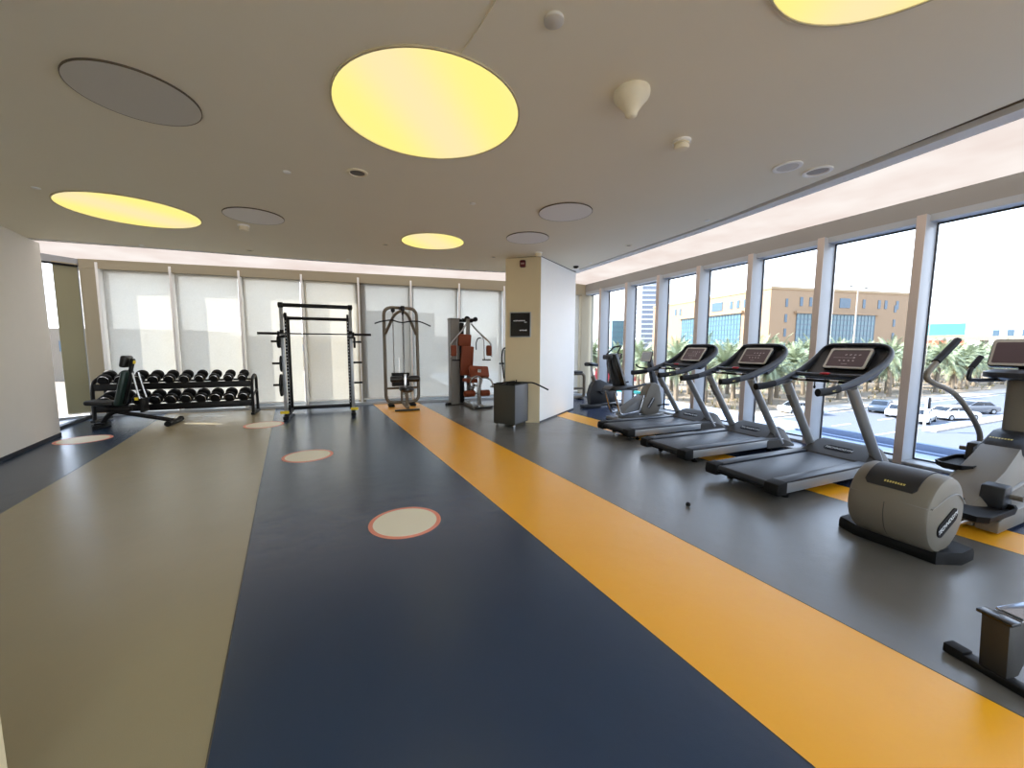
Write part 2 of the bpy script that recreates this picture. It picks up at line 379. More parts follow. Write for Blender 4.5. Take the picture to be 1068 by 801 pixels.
for k in range(6):  # unseen back glazing, added to let more daylight into the room
    w = stemp('window_%d' % (50+k)); w.location = (-6.6+2.23*k, -4.1, 0)
    B().box((1.115, 0, 1.57), (2.17, .014, 3.0)).build('pane', GLASSC, w)
    B().box((0, 0, 1.57), (.07, .16, 3.04)).build('mullion', M_FRAME, w)
# column
CA, CB, CC = Vector((2.88, 7.10)), Vector((3.44, 6.69)), Vector((4.97, 7.88)); CD = CA+(CC-CB)
b = B(); b.slab([tuple(CB), tuple(CC), tuple(CD), tuple(CA)], 0, lambda x, y: ZC(x)-.012)
colo = st(b, 'wall_column', M_COLW)
nA = (CB-CA).normalized(); nAo = Vector((nA.y, -nA.x))
if nAo.y > 0: nAo = -nAo
st(B().slab([tuple(CA), tuple(CB), tuple(CB+nAo*.015), tuple(CA+nAo*.015)], .0, lambda x, y: ZC(x)-.012), 'trim_4', M_BEIGE)
st(B().slab([tuple(CA+Vector((.02, .02))), tuple(CB), tuple(CC), tuple(CD)], lambda x, y: ZC(x)-.014, lambda x, y: ZC(x)+.01), 'trim_5', M_SKIRT)
st(B().slab([tuple(CB), tuple(CC), tuple(CC+Vector((.006, -.008))), tuple(CB+Vector((.006, -.008)))], 0, .03), 'baseboard_column', M_SKIRT)
# ---- right glazed wall
b = B(); b.box((XW-.02, 3.0, 3.28), (.34, 14.2, .28)); st(b, 'wall_right', M_FASC)
MY = [2.5+1.1*i for i in range(-6, 7)]          # mullion glass lines
MY = [y for y in MY if -4 < y < 9.3]
for i, y in enumerate(MY):
    w = stemp('window_%d' % (i+1)); w.location = (XW, y, 0)
    y1 = (MY[i+1]-y) if i+1 < len(MY) else (10.0-y)
    B().box((0, y1/2, 1.57), (.014, y1-.04, 3.02)).build('pane', GLASS, w)
    B().box((-.15, .045, 1.57), (.30, .09, 3.14), bev=.004).build('mullion', M_FRAME, w)
    B().box((-.303, .045, 1.57), (.006, .09, 3.14)).build('mullion_face', M_FRAME2, w)
    g = B(); g.box((-.012, -.006, 1.55), (.03, .012, 3.0)); g.box((-.012, y1/2, .045), (.03, y1, .02)); g.box((-.012, y1/2, 3.055), (.03, y1, .016)); g.build('gasket', M_GASK, w)
    B().box((-.10, y1/2+.045, 3.105), (.22, y1-.09, .08)).build('head_rail', M_FRAME, w)
    B().box((-.15, y1/2+.045, .018), (.30, y1-.09, .036), bev=.004).build('sill', M_FRAME, w)
# ---- far glazed wall
BX = [-4.72, -3.50, -2.24, -.98, .28, 1.55, 2.82, 4.10, 5.38, 6.58]
ang = math.atan(-.065)
def fpt(x, dy=0): return (x, FY(x)+dy)
b = B()
b.slab([(-5.0, FY(-5)), (-4.72, FY(-4.72)), (-4.72, FY(-4.72)+.2), (-5.0, FY(-5)+.2)], 0, 3.3)
b.slab([(6.58, FY(6.58)), (7.0, FY(7.0)), (7.0, FY(7)+.2), (6.58, FY(6.58)+.2)], 0, 3.4)
b.slab([(-5.0, FY(-5)-.01), (7.0, FY(7)-.01), (7.0, FY(7)+.12), (-5.0, FY(-5)+.12)], 3.07, 3.42)
st(b, 'wall_far', M_HEAD)
b = B(); b.slab([(-5.0, FY(-5)-.03), (6.9, FY(6.9)-.03), (6.9, FY(6.9)+.15), (-5.0, FY(-5)+.15)], 0.0, .06); st(b, 'trim_6', M_FRAME)
blind_lab = ['screen roller blind in front of the far window nearest the left corner', 'screen roller blind behind the middle of the dumbbell rack', 'screen roller blind between the dumbbell rack and the squat rack',
 'screen roller blind behind the squat rack bars', 'grey shaded screen roller blind between the squat rack and the lat pulldown machine', 'screen roller blind between the lat pulldown and the rust multi-gym', 'screen roller blind just left of the beige column', 'screen roller blind hidden behind the column', 'pale screen roller blind right of the column in the far corner']
for i in range(len(BX)-1):
    x0, x1 = BX[i], BX[i+1]; xm = (x0+x1)/2; wd = (x1-x0)/math.cos(ang)
    w = stemp('window_%d' % (20+i)); w.location = (x0, FY(x0), 0); w.rotation_euler = (0, 0, ang)
    B().box((wd/2, .16, 1.58), (wd-.06, .014, 3.02)).build('pane', GLASSC, w)
    B().box((0, .06, 1.6), (.045, .16, 3.2), bev=.006).build('mullion', mat('mullion_white', (248, 248, 246), .5), w)
    f = B(); f.box((.05, .15, 1.58), (.045, .05, 3.02)); f.box((wd/2, .15, .09), (wd, .05, .06)); f.box((wd/2, .15, 3.07), (wd, .05, .05)); f.build('frame', M_FRAME, w)
    rb = thing('roller_blind', blind_lab[i], 'blind', (x0, FY(x0), 0), ang, 'screen roller blinds on the far windows')
    B().box((wd/2, .075, 1.62), (wd-.10, .0025, 2.94)).build('fabric', FABRIC, rb)
    B().box((wd/2, .075, .14), (wd-.09, .022, .03), bev=.004).build('bottom_bar', M_WHITE, rb)
    B().cyl((.05, .075, 3.10), (wd-.05, .075, 3.10), .03).build('roller', M_HEAD, rb)
B().box((5.6, 0, 0), (0.01, .01, .01)).bm.free()
# left oblique glazed return behind the partition
SW = .33
SA, SB = Vector((-5.0, FY(-5))), Vector((-6.7, 9.58)); sdv = (SB-SA); sl = sdv.length; sa = math.atan2(sdv.y, sdv.x)
w = stemp('window_40'); w.location = (SA.x, SA.y, 0); w.rotation_euler = (0, 0, sa)
B().box((sl/2, -.12, 1.58), (sl, .014, 3.0)).build('pane', GLASS, w)
f = B(); f.box((sl/2, -.10, 3.24), (sl, .16, .24)); f.box((.02, -.1, 1.6), (.05, .12, 3.2));  f.box((sl/2, -.1, .02), (sl, .14, .04)); f.build('frame', M_FRAME, w)
B().cyl((.02, -.0, 3.10), (sl, -.0, 3.10), .022).build('blind_rail', M_BLK, w)
rb = thing('roller_blind', 'narrow screen roller blind on the angled window at the left corner', 'blind', (SA.x, SA.y, 0), sa, 'screen roller blinds on the far windows')
B().box((SW/2+.02, -.03, 1.60), (SW, .0025, 3.0)).build('fabric', mat('blackout_fabric', (150, 146, 118), .8), rb)
B().box((SW/2+.02, -.03, .09), (SW, .02, .025), bev=.004).build('bottom_bar', M_WHITE, rb)
B().cyl((.02, -.03, 3.12), (SW+.03, -.03, 3.12), .03).build('roller', M_HEAD, rb)
b = B(); b.slab([(-5.0, FY(-5)-.03), (-4.98, FY(-5)-.06), (-4.78, 9.35), (-4.80, 8.9), (-4.86, 8.9)], 0, .05); st(b, 'baseboard_recess', M_SKIRT)
st(B().slab([(-6.7, 9.58), (-6.9, 9.58), (-6.9, 6), (-6.7, 6)], 0, 3.4), 'wall_recess', M_WALL)
st(B().slab([(-7.3, -4.3), (7.05, -4.3), (7.05, 10.4), (-7.3, 11.3)], 3.64, 3.85), 'roof', M_WALL)
# unseen sun fins and brow, added outside to shade the far blinds
b = B()
for i, x in enumerate(BX):
    dep = .17
    b.box((x, FY(x)+.19+dep/2, 1.7), (.06, dep, 3.4))
b.slab([(-5.2, FY(-5.2)+.2), (7.0, FY(7)+.2), (7.0, FY(7)+.365), (-5.2, FY(-5.2)+.365)], 3.06, 3.4)
st(b, 'shade_fins', mat('added_shade_fin', (170, 168, 160), .7))
b = B(); b.box((.33, 12.3, 3.0), (.25, 3.4, 18)); b.box((-9.0, 11.2, 3.0), (.3, 2.8, 18)); st(b, 'shade_piers', mat('added_shade_pier', (150, 140, 122), .8))  # unseen piers added to keep sun off the right-hand blinds and the recess
# ---- ceiling lights and fittings
TILT = (0, -math.atan(.015), 0)
def disc_light(x, y, r, label, group='round lit ceiling lights'):
    t = thing('ceiling_light', label, 'ceiling light', (x, y, ZC(x)), 0, group); t.rotation_euler = TILT
    B().lathe([(r, -.006), (r, .004)], seg=64).build('membrane', DISC, t)
    b = B(); N = 64
    ring = [[(rr*math.cos(2*PI*k/N), rr*math.sin(2*PI*k/N), z) for k in range(N)] for rr, z in ((r, .004), (r, -.012), (r+.012, -.012), (r+.012, .004))]
    b.loft(ring+[ring[0]], caps=False).build('rim', mat('light_rim', (196, 184, 150), .5), t); return t
disc_light(.60, 2.965, .645, 'largest glowing yellow round ceiling light, top centre of the photo')
disc_light(-2.375, 6.33, .65, 'glowing yellow oval ceiling light above the left wall end')
disc_light(1.32, 6.38, .49, 'small glowing yellow ceiling light left of the column')
disc_light(2.16, .84, .58, 'glowing yellow ceiling light cut by the top edge of the photo at right')
disc_light(-.3, -1.6, .62, 'unseen yellow ceiling light added behind the viewer to brighten the room')  # extra lit disc out of view, added for room brightness
M_GDISC2 = mat('pale_speaker_cloth', (238, 236, 232), .85)
M_GDISC = mat('grey_speaker_cloth', (206, 202, 192), .85)
def grey_disc(x, y, r, label, m=None):
    t = thing('ceiling_panel', label, 'ceiling panel', (x, y, ZC(x)), 0, 'unlit round ceiling panels'); t.rotation_euler = TILT
    B().lathe([(r, -.012), (r, .004)], seg=56).build('panel_face', m or M_GDISC, t)
    b = B(); N = 56
    ring = [[(rr*math.cos(2*PI*k/N), rr*math.sin(2*PI*k/N), z) for k in range(N)] for rr, z in ((r, .004), (r, -.013), (r+.004, -.013), (r+.004, .004))]
    b.loft(ring+[ring[0]], caps=False).build('rim', M_SLOT, t)
grey_disc(-1.235, 3.48, .335, 'unlit dark grey round ceiling panel, largest, upper left of the photo')
grey_disc(-1.05, 5.98, .33, 'unlit grey round ceiling panel right of the left yellow light', M_GDISC2)
grey_disc(2.60, 4.40, .335, 'unlit grey round ceiling panel nearer the viewer of the two by the column', M_GDISC2)
grey_disc(2.655, 5.64, .33, 'unlit grey round ceiling panel just above the beige column face', M_GDISC2)
def fitting(name, cat, x, y, parts, label):
    t = thing(name, label, cat, (x, y, ZC(x)), 0); t.rotation_euler = TILT
    for n, prof, m in parts: B().lathe(prof, seg=24).build(n, m, t)
    return t
fitting('wireless_access_cone', 'ceiling sensor', 1.80, 2.21, [('body', [(.118, .002), (.120, -.022), (.112, -.045), (.075, -.085), (.046, -.125), (.038, -.150), (.026, -.162), (.008, -.165)], M_CREAM)], 'cream cone shaped ceiling sensor right of the largest yellow light')
SMK = lambda: [('base', [(.072, .002), (.072, -.020)], M_WHITE), ('chamber', [(.060, -.020), (.060, -.032), (.05, -.034), (.05, -.044), (.060, -.046), (.052, -.068), (.026, -.074)], M_CREAM)]
fitting('smoke_detector', 'smoke detector', 2.61, 2.55, SMK(), 'cream smoke detector on the ceiling right of the cone sensor')
fitting('smoke_detector', 'smoke detector', -1.27, 6.48, SMK(), 'small smoke detector below the grey panel at left')
fitting('smoke_detector', 'smoke detector', 3.26, 6.45, SMK(), 'small smoke detector above the column top corner')
VENT = lambda r: [('ring', [(r, .002), (r, -.012), (r*.9, -.016), (r*.75, -.012), (r*.75, -.008)], M_WHITE), ('grille', [(r*.74, -.008), (r*.5, -.014), (r*.3, -.010), (r*.15, -.016)], mat('vent_grey', (206, 202, 194), .7))]
fitting('ceiling_speaker', 'ceiling speaker', 3.93, 2.52, VENT(.122), 'white round ceiling speaker, left of the pair by the cove slot')
fitting('air_valve', 'ceiling vent', 4.31, 2.47, [('ring', [(.122, .002), (.122, -.014), (.10, -.016), (.092, -.004)], M_WHITE), ('grille', [(.092, -.003), (.07, -.009), (.03, -.012)], mat('vent_mid', (160, 154, 146), .7))], 'round ceiling vent with dark centre, right of the pair by the cove slot')
fitting('air_valve', 'ceiling vent', .14, 4.17, [('ring', [(.095, .002), (.095, -.01), (.075, -.012), (.072, -.004)], M_CREAM), ('grille', [(.072, -.003), (.04, -.01)], mat('vent_dark', (110, 104, 96), .7))], 'round ceiling vent below the largest yellow light')
fitting('blank_cover', 'ceiling cover', 1.035, 1.90, [('plate', [(.052, .002), (.052, -.014), (.046, -.018)], M_GDISC)], 'small grey round cover beside the ceiling wire')
for x, y, l in [(-.485, 4.4, 'white sprinkler cap left of the round vent'), (1.416, 4.54, 'tiny sprinkler cap right of the largest yellow light'), (-2.93, 5.77, 'sprinkler cap at far left of the left yellow light'), (4.60, 3.98, 'sprinkler cap beside the cove slot near the window'), (.05, 8.28, 'sprinkler cap over the squat rack by the far cove'), (-3.04, 8.28, 'sprinkler cap above the dumbbell rack by the far cove'), (4.68, 6.87, 'sprinkler cap right of the column by the cove slot')]:
    fitting('sprinkler_cap', 'sprinkler', x, y, [('plate', [(.034, .002), (.034, -.006), (.028, -.010)], M_WHITE)], l)
for x, y, l in [(.626, 6.85, 'recessed downlight left of the small yellow light'), (-1.52, 8.1, 'recessed downlight above the dumbbell rack'), (2.62, 7.08, 'recessed downlight left of the column top'), (4.49, 5.46, 'recessed downlight beside the cove slot right of the column'), (1.71, 8.25, 'recessed downlight above the multi-gym')]:
    fitting('downlight', 'downlight', x, y, [('ring', [(.06, .002), (.06, -.006), (.045, -.008), (.045, -.002)], M_CREAM), ('lens', [(.044, -.001), (.03, -.003)], mat('downlight_lens', (120, 112, 98), .4))], l)
t = fitting('dome_camera', 'security camera', 4.60, 7.30, [('base', [(.06, .002), (.06, -.02), (.03, -.035), (.03, -.05)], M_BLK), ('dome', [(.03, -.05), (.075, -.055), (.075, -.07), (.04, -.085)], M_WHITE)], 'dark security camera on the ceiling behind the column top')
wr = B(); wr.tube([(.75, 1.72, ZC(.75)-.004), (.722, 1.90, ZC(.72)-.004), (.70, 2.05, ZC(.7)-.004), (.675, 2.2, ZC(.67)-.004), (.655, 2.292, ZC(.65)-.004)], .004, 6)
tag(wr.build('ceiling_wire', M_CREAM), 'thin cream wire running along the ceiling into the largest yellow light', 'wire')
# ---- floor discs
def floor_disc(x, y, r, label):
    t = thing('floor_marker', label, 'floor marker', (x, y, 0), 0, 'round floor markers')
    B().lathe([(r, 0), (r, .0025)], seg=64).build('outer_ring', mat('salmon_sheet', (240, 150, 124), .45), t)
    B().lathe([(r*.88, .0), (r*.88, .004)], seg=64).build('inner_disc', mat('cream_sheet', (248, 240, 216), .45), t)
floor_disc(.40, 3.27, .30, 'cream floor disc with salmon ring, nearest on the navy strip')
floor_disc(-.56, 5.83, .315, 'cream floor disc with salmon ring, middle of the navy strip')
floor_disc(-1.53, 8.48, .33, 'cream floor disc straddling the taupe and navy strips by the squat rack')
floor_disc(-3.93, 8.19, .33, 'cream floor disc beside the left wall end in front of the bench')
# ================================================================ OUTSIDE
G = -6.0
M_ASPH = mat('asphalt', (96, 101, 112), .9, var=.06, vscale=.4)
M_SAND = mat('sand_ground', (142, 128, 110), .95, var=.10, vscale=.5)
M_CURB = mat('kerb_stone', (170, 160, 146), .9)
M_STONE = mat('tan_stone', (150, 126, 100), .85, var=.04, vscale=.3)
M_BGLASS = mat('teal_glass', (70, 106, 116), .2, spec=.8)
M_BGLASS2 = mat('dark_glass', (70, 92, 108), .2)
M_CONC = mat('pale_concrete', (140, 134, 124), .9)
M_POD = mat('podium_roof', (158, 168, 184), .85, var=.04, vscale=.6)
b = B(); b.box((150, 100, G-.5), (900, 800, 1.0)); st(b, 'ground', M_SAND)
b = B(); b.box((170, 2, G+.02), (400, 48.5, .06)); st(b, 'road', M_ASPH)
b = B(); b.box((118, 16.6, G+.08), (140, .9, .22)); st(b, 'trim_9', M_CURB)
b = B(); b.box((170, 27.6, G+.08), (400, 2.6, .24)); st(b, 'trim_10', M_CURB)
b = B()
for k in range(40): b.box((20+k*8, 21.3, G+.056), (3, .14, .012))
b.box((170, 25.9, G+.056), (400, .14, .012)); b.box((170, 17.6, G+.056), (400, .14, .012)); st(b, 'trim_11', M_LTR)
# podium roof just outside the glass, with a parapet
b = B(); b.box((10.0, 6, -1.25), (6.0, 60, .5)); st(b, 'podium_roof', M_POD)
b = B(); b.box((12.9, 6, -.92), (.16, 60, .2), bev=.02); b.box((12.55, 6, -.98), (.10, 60, .06)); st(b, 'trim_12', mat('podium_parapet', (132, 146, 170), .8))
# mass of our own building above and below
b = B(); b.box((-6, 2.9, 9.5), (25, 14.6, 11.0)); b.box((-6, 2.9, -3.3), (25.6, 14.2, 5.4)); st(b, 'building_mass', M_CONC)
# ---- palms
M_TRUNK = mat('palm_trunk', (122, 110, 94), .95, bump=.5, bscale=9, var=.15, vscale=5)
M_FROND = mat('palm_frond', (126, 136, 106), .6, var=.22, vscale=1.5)
M_FROND2 = mat('dry_frond', (176, 156, 110), .8, var=.15)
def palm_mesh(seed, h, nf=46):
    rnd = random.Random(seed); tb = B()
    path = []; lean = rnd.uniform(-.3, .3); ly = rnd.uniform(-.3, .3)
    for k in range(9):
        u = k/8; path.append((lean*u*u, ly*u*u, h*u))
    tb.tube(path, [(.30-.06*k/8)*(1.06 if k % 2 else .96) for k in range(9)], 9)
    top = Vector(path[-1]); t = bmesh.new(); t2 = bmesh.new()
    for i in range(nf+10):
        dry = i >= nf; a = i*2.399+rnd.uniform(-.2, .2); u = (i % nf)/nf
        el = math.radians(82-112*u+rnd.uniform(-8, 8)) if not dry else math.radians(-35+rnd.uniform(-20, 10))
        Ln = rnd.uniform(3.0, 3.9)*(1 if not dry else .55); pos = top.copy(); N = 11; bmx = t2 if dry else t
        d = Vector((math.cos(a)*math.cos(el), math.sin(a)*math.cos(el), math.sin(el))); pts = []
        for k in range(N+1):
            pts.append(pos.copy()); pos = pos+d*(Ln/N); d = (d+Vector((0, 0, -.14-.04*u))).normalized()
        for k in range(1, N+1):
            p = pts[k]; dr = (pts[k]-pts[k-1]).normalized(); sd_ = dr.cross(Vector((0, 0, 1))).normalized(); upv = sd_.cross(dr)
            lw = .62*math.sin(PI*min(1, .12+.9*k/N))**.7+.08
            for sg in (-1, 1):
                for q in (0, .5):
                    base = p-dr*(Ln/N)*q; tip = base+sd_*sg*lw*.85+dr*lw*.55-upv*.12+Vector((0, 0, rnd.uniform(-.08, .04)))
                    w_ = dr*.07
                    bmx.faces.new([bmx.verts.new(base-w_), bmx.verts.new(base+w_), bmx.verts.new(tip)])
    return tb, t, t2
protos = []
for sd_i, hh in ((1, 5.5), (2, 6.2), (3, 4.6)):
    tb, t, t2 = palm_mesh(sd_i, hh); fr = B(); fr.add(t); dr_ = B(); dr_.add(t2)
    p = thing('date_palm', 'tall date palm in the dense grove across the road', 'palm tree', (0, 0, G), 0, 'date palms across the road')
    tb.build('trunk', M_TRUNK, p); fr.build('fronds', M_FROND, p, ang=180); dr_.build('dry_fronds', M_FROND2, p, ang=180); protos.append(p)
rnd = random.Random(11); spots = []
for row, (yy, x0, x1, stp) in enumerate([(33.0, 42, 150, 4.8), (38.0, 39, 160, 5.2), (44, 40, 170, 5.6), (51, 40, 170, 6.2), (59, 42, 150, 7.0)]):
    x = x0
    while x < x1:
        spots.append((x+rnd.uniform(-1.2, 1.2), yy+rnd.uniform(-1.5, 1.5))); x += stp*(1+.25*(x-x0)/100)
for (x, y) in [(38, 58), (42, 65), (33, 63), (37, 70), (46, 70), (30, 52)]: spots.append((x, y))
for i, (x, y) in enumerate(spots):
    pr = protos[i % 3]
    if i < 3: pr.location = (x, y, G); pr.rotation_euler.z = rnd.uniform(0, 6)
    else: dup(pr, (x, y, G), rnd.uniform(0, 6))
# low planting under the palms
b = B(); rr = random.Random(5); t = bmesh.new()
for k in range(900):
    x = rr.uniform(32, 150); y = rr.uniform(30, 62); s_ = rr.uniform(.3, .9)
    for q in range(3):
        a = rr.uniform(0, 6.3); t.faces.new([t.verts.new((x-.12*math.sin(a)*s_, y+.12*math.cos(a)*s_, G)), t.verts.new((x+.12*math.sin(a)*s_, y-.12*math.cos(a)*s_, G)), t.verts.new((x+.5*math.cos(a)*s_, y+.5*math.sin(a)*s_, G+s_*.9))])
b.add(t); o = b.build('ground_shrubs', mat('dry_shrub', (150, 136, 98), .9, var=.2), None, 180); tag(o, 'low dry shrubs under the palms', 'shrubs', None, 'stuff')
# ---- cars
M_TYRE = mat('tyre', (24, 24, 26), .8); M_CGL = mat('car_glass', (30, 36, 44), .12)
def car(label, x, y, rz, rgb, nm):
    t = thing('car', label, 'car', (x, y, G+.05), rz); m = mat('car_'+nm, rgb, .25, coat=.6)
    b = B(); b.prism([(-2.25, .3), (-2.28, .75), (-2.1, .92), (-1.45, .98), (-.95, 1.02), (1.0, .98), (1.9, .86), (2.22, .70), (2.27, .32), (1.8, .22), (-1.8, .22)], 'y', -.88, .88, .10, 2); b.build('body', m, t)
    b = B(); b.prism([(-1.75, .95), (-1.15, 1.38), (.25, 1.40), (1.1, .96)], 'y', -.72, .72, .06, 2); b.build('cabin_glass', M_CGL, t)
    b = B(); b.prism([(-1.2, 1.36), (-1.0, 1.44), (.15, 1.45), (.35, 1.37)], 'y', -.66, .66, .03, 2)
    for sy in (-.70, .70): b.tube([(-1.72, sy, .96), (-1.14, sy*.95, 1.38), (.25, sy*.95, 1.40), (1.08, sy, .97)], .045, 6); b.cyl((-.45, sy, .98), (-.42, sy*.95, 1.4), .045, 6)
    b.build('roof', m, t)
    for sx_ in (-1.4, 1.4):
        for sy in (-.80, .80):
            w = B().lathe([(.12, sy-.1), (.31, sy-.11), (.33, sy-.06), (.33, sy+.06), (.31, sy+.11), (.12, sy+.1)], (sx_, 0, .31), 'y', 18).build('wheel', M_TYRE, t)
            B().lathe([(.19, sy-.115), (.19, sy+.115)], (sx_, 0, .31), 'y', 12).build('hub', M_ALU, w)
car('white car seen side-on, just right of the thick mullion', 58.6, 18.6, -.3, (238, 238, 236), 'white')
car('dark grey car behind the curved handle of the cross-trainer', 66.3, 19.6, 2.7, (98, 102, 108), 'grey')
car('dark blue car, farthest of three queuing cars right of the nearest treadmill', 57.6, 24.0, .2, (58, 70, 84), 'blue')
car('silver car in the middle of three queuing cars right of the nearest treadmill', 55.6, 21.6, .2, (196, 198, 200), 'silver')
car('pale car half hidden by the mullion, nearest of the three queuing cars', 53.4, 19.2, .2, (222, 222, 218), 'pale')
car('silver car passing under the palms behind the middle treadmill console', 47.0, 26.6, -.5, (206, 208, 210), 'silver')
car('turquoise car beyond the farthest treadmill uprights', 38.5, 46.0, -.5, (30, 150, 150), 'teal')
# ---- street furniture
def lamp(x, y, h, label):
    t = thing('street_lamp', label, 'street lamp', (x, y, G)); B().cyl((0, 0, 0), (0, 0, h), .13, 10, .07).build('pole', M_CURB, t)
    b = B(); b.tube(fil([(-1.5, 0, h+.1), (0, 0, h-.1), (1.5, 0, h+.1)], .3), .06, 8); b.build('arms', M_CURB, t)
    for s_ in (-1, 1): B().box((s_*1.75, 0, h+.1), (.8, .3, .14), bev=.05).build('lamp_head', M_GREY, t)
lamp(63.0, 30.0, 15.5, 'tall twin-arm street lamp left of the thickest mullion')
lamp(46.5, 31.5, 7.6, 'shorter street lamp behind the nearest treadmill console')
lamp(55.0, 29.8, 4.6, 'low lamp post on the far pavement behind the treadmill handle')
t = thing('traffic_light', 'white-poled traffic light beside the white car', 'traffic light', (47.0, 16.6, G+.15)); B().cyl((0, 0, 0), (0, 0, 3.0), .09, 8).build('pole', M_LTR, t)
B().box((.25, 0, 2.5), (.34, .3, 1.0), bev=.04).build('signal_head', M_BLK, t)
b = B(); b.box((0, 0, 1.2), (9.5, .25, 2.4), bev=.02)
for k in range(5): b.box((-4.6+k*2.3, -.18, 1.25), (.14, .12, 2.5))
o = b.build('hoarding', mat('pink_red_panel', (226, 92, 104), .8)); o.location = (48.5, 60.5, G+.9); o.rotation_euler.z = -.4; tag(o, 'pink-red hoarding behind the bikes across the road', 'hoarding')
# ---- buildings
def bld(name, label, x, y, rz): return thing(name, label, 'building', (x, y, G), rz)
t = bld('office_building', 'large tan stone office block with blue-green glass across the road', 163.5, 107.9, -.172)
HT = 32.0
B().box((39.3, 42, HT/2), (78.6, 84, HT)).build('stone_walls', M_STONE, t)
b = B(); b.box((39.3, 42, HT+.5), (79.2, 84.6, 1.0)); b.box((20, 50, HT+2), (14, 12, 3)); b.build('roof_edge', mat('tan_cap', (160, 138, 108), .85), t)
def glazed(u0, u1, z0, z1, nx, nz, face):
    b = B()
    if face == 'x': b.box(((u0+u1)/2, -.05, (z0+z1)/2), (u1-u0, .3, z1-z0))
    else: b.box((-.05, (u0+u1)/2, (z0+z1)/2), (.3, u1-u0, z1-z0))
    g = b.build('curtain_wall', M_BGLASS, t); b = B()
    for k in range(nx+1):
        u = u0+(u1-u0)*k/nx
        b.box((u, -.25, (z0+z1)/2) if face == 'x' else (-.25, u, (z0+z1)/2), (.22, .16, z1-z0) if face == 'x' else (.16, .22, z1-z0))
    for k in range(nz+1):
        z = z0+(z1-z0)*k/nz
        b.box(((u0+u1)/2, -.25, z) if face == 'x' else (-.25, (u0+u1)/2, z), (u1-u0, .16, .4) if face == 'x' else (.16, u1-u0, .4))
    b.build('glazing_bars', M_BGLASS2, g)
    b = B()   # deep lintel over the recess
    if face == 'x': b.box(((u0+u1)/2, -.6, z1+.7), (u1-u0+3, 1.4, 1.0))
    else: b.box((-.6, (u0+u1)/2, z1+.7), (1.4, u1-u0+3, 1.0))
    b.build('lintel', M_STONE, t)
glazed(14, 58, 2, 22, 22, 9, 'x'); glazed(15, 56, 2, 23, 22, 9, 'y')
def win(u, z, w_, h_, face): B().box((u, 0, z) if face == 'x' else (0, u, z), (w_, .4, h_) if face == 'x' else (.4, w_, h_)).build('window', M_BGLASS2, t)
for u in (16, 21, 25.5, 29.5, 51, 60, 64, 71): win(u, 27.2, 1.5, 3.8, 'x')
win(40, 27.2, 6, 4.2, 'x')
for z in (26.5, 20, 14, 8): win(8.3, z, 1.2, 3.4, 'x'); win(70, z-1, 1.3, 3.2, 'x')
for u in (9, 13, 17, 21, 38, 43, 58, 62): win(u, 27.4, 1.6, 3.6, 'y')
win(30, 27.4, 7, 4.2, 'y')
for z in (26.5, 20, 14, 8): win(74, z, 1.6, 3.2, 'y')
t = bld('office_tower', 'tall grey banded tower behind the tan office block', 228, 258, -.4)
B().box((11, 9, 34), (22, 18, 68)).build('walls', mat('tower_grey', (120, 128, 140), .6), t)
b = B()
for k in range(17): b.box((11, 9, 3+k*4), (22.4, 18.4, 1.4))
b.build('floor_bands', mat('tower_bands', (196, 200, 206), .6), t)
t = bld('glass_block', 'small teal glass block far off beyond the recumbent bike', 188, 244, -.4)
B().box((4, 4, 14), (9, 8, 28)).build('walls', M_BGLASS, t)
b = B()
for k in range(7): b.box((4, 4, 3+k*4), (9.2, 8.2, .5))
b.build('floor_bands', M_BGLASS2, t)
t = bld('flyover', 'long pale flyover on the skyline above the palms at right', 330, 90, -1.05)
b = B(); b.box((0, 0, 13.2), (170, 8, 2.4))
b.build('deck', M_CONC, t)
for k in range(14):
    b = B(); b.box((-78+k*12, 0, 6), (2.2, 5, 12)); b.build('pier', M_CONC, t)
t = bld('market_hall', 'low hall with turquoise roof box and red yellow front on the skyline', 372, 132, -1.2)
B().box((0, 0, 8), (28, 14, 16)).build('walls', mat('hall_red', (214, 96, 70), .8), t)
B().box((2, 0, 19.5), (24, 12, 9)).build('roof_box', mat('turq', (70, 170, 176), .6), t)
B().box((0, -7.4, 14.5), (26, .6, 2.4)).build('fascia', mat('hall_yellow', (236, 196, 60), .7), t)
t = bld('white_block', 'white flat-roofed block at the right end of the skyline', 380, 92, -1.25)
B().box((0, 0, 12), (34, 14, 24)).build('walls', mat('white_render', (222, 220, 216), .8), t)
for k in range(6): B().box((-14+k*5.6, -7.1, 17), (2.6, .4, 4)).build('window', M_BGLASS2, t)
B().box((-6, 0, 26), (6, 6, 4)).build('plant_room', M_CONC, t)
# city seen dimly through the blinds
rnd = random.Random(21)
for i, (x, y, w_, d_, h_, l) in enumerate([(-46, 120, 30, 20, 11, 'hazy low block seen through the leftmost blind'), (-18, 150, 40, 20, 10.5, 'hazy low block seen through the blind behind the squat rack'), (10, 95, 16, 14, 15, 'hazy brown block seen through the blind left of the lat pulldown'), (38, 170, 44, 24, 11.5, 'hazy low block seen through the blind behind the multi-gym'), (-125, 170, 40, 30, 12, 'hazy far block at the left end of the skyline')]):
    t = bld('hazy_building', l, x, y, rnd.uniform(-.2, .2))
    B().box((0, 0, h_/2), (w_, d_, h_)).build('walls', mat('haze_wall_%d' % (i % 2), (150, 132, 108) if i % 2 else (132, 120, 104), .9), t)
    for k in range(6): B().box((-w_*.4+k*w_*.16, -d_/2-.05, h_*.66), (w_*.07, .3, h_*.2)).build('window', M_BGLASS2, t)
b = B(); b.box((-50, 80, G+.03), (150, 120, .05)); st(b, 'road_back', mat('old_asphalt', (112, 100, 86), .9, var=.2, vscale=.15))
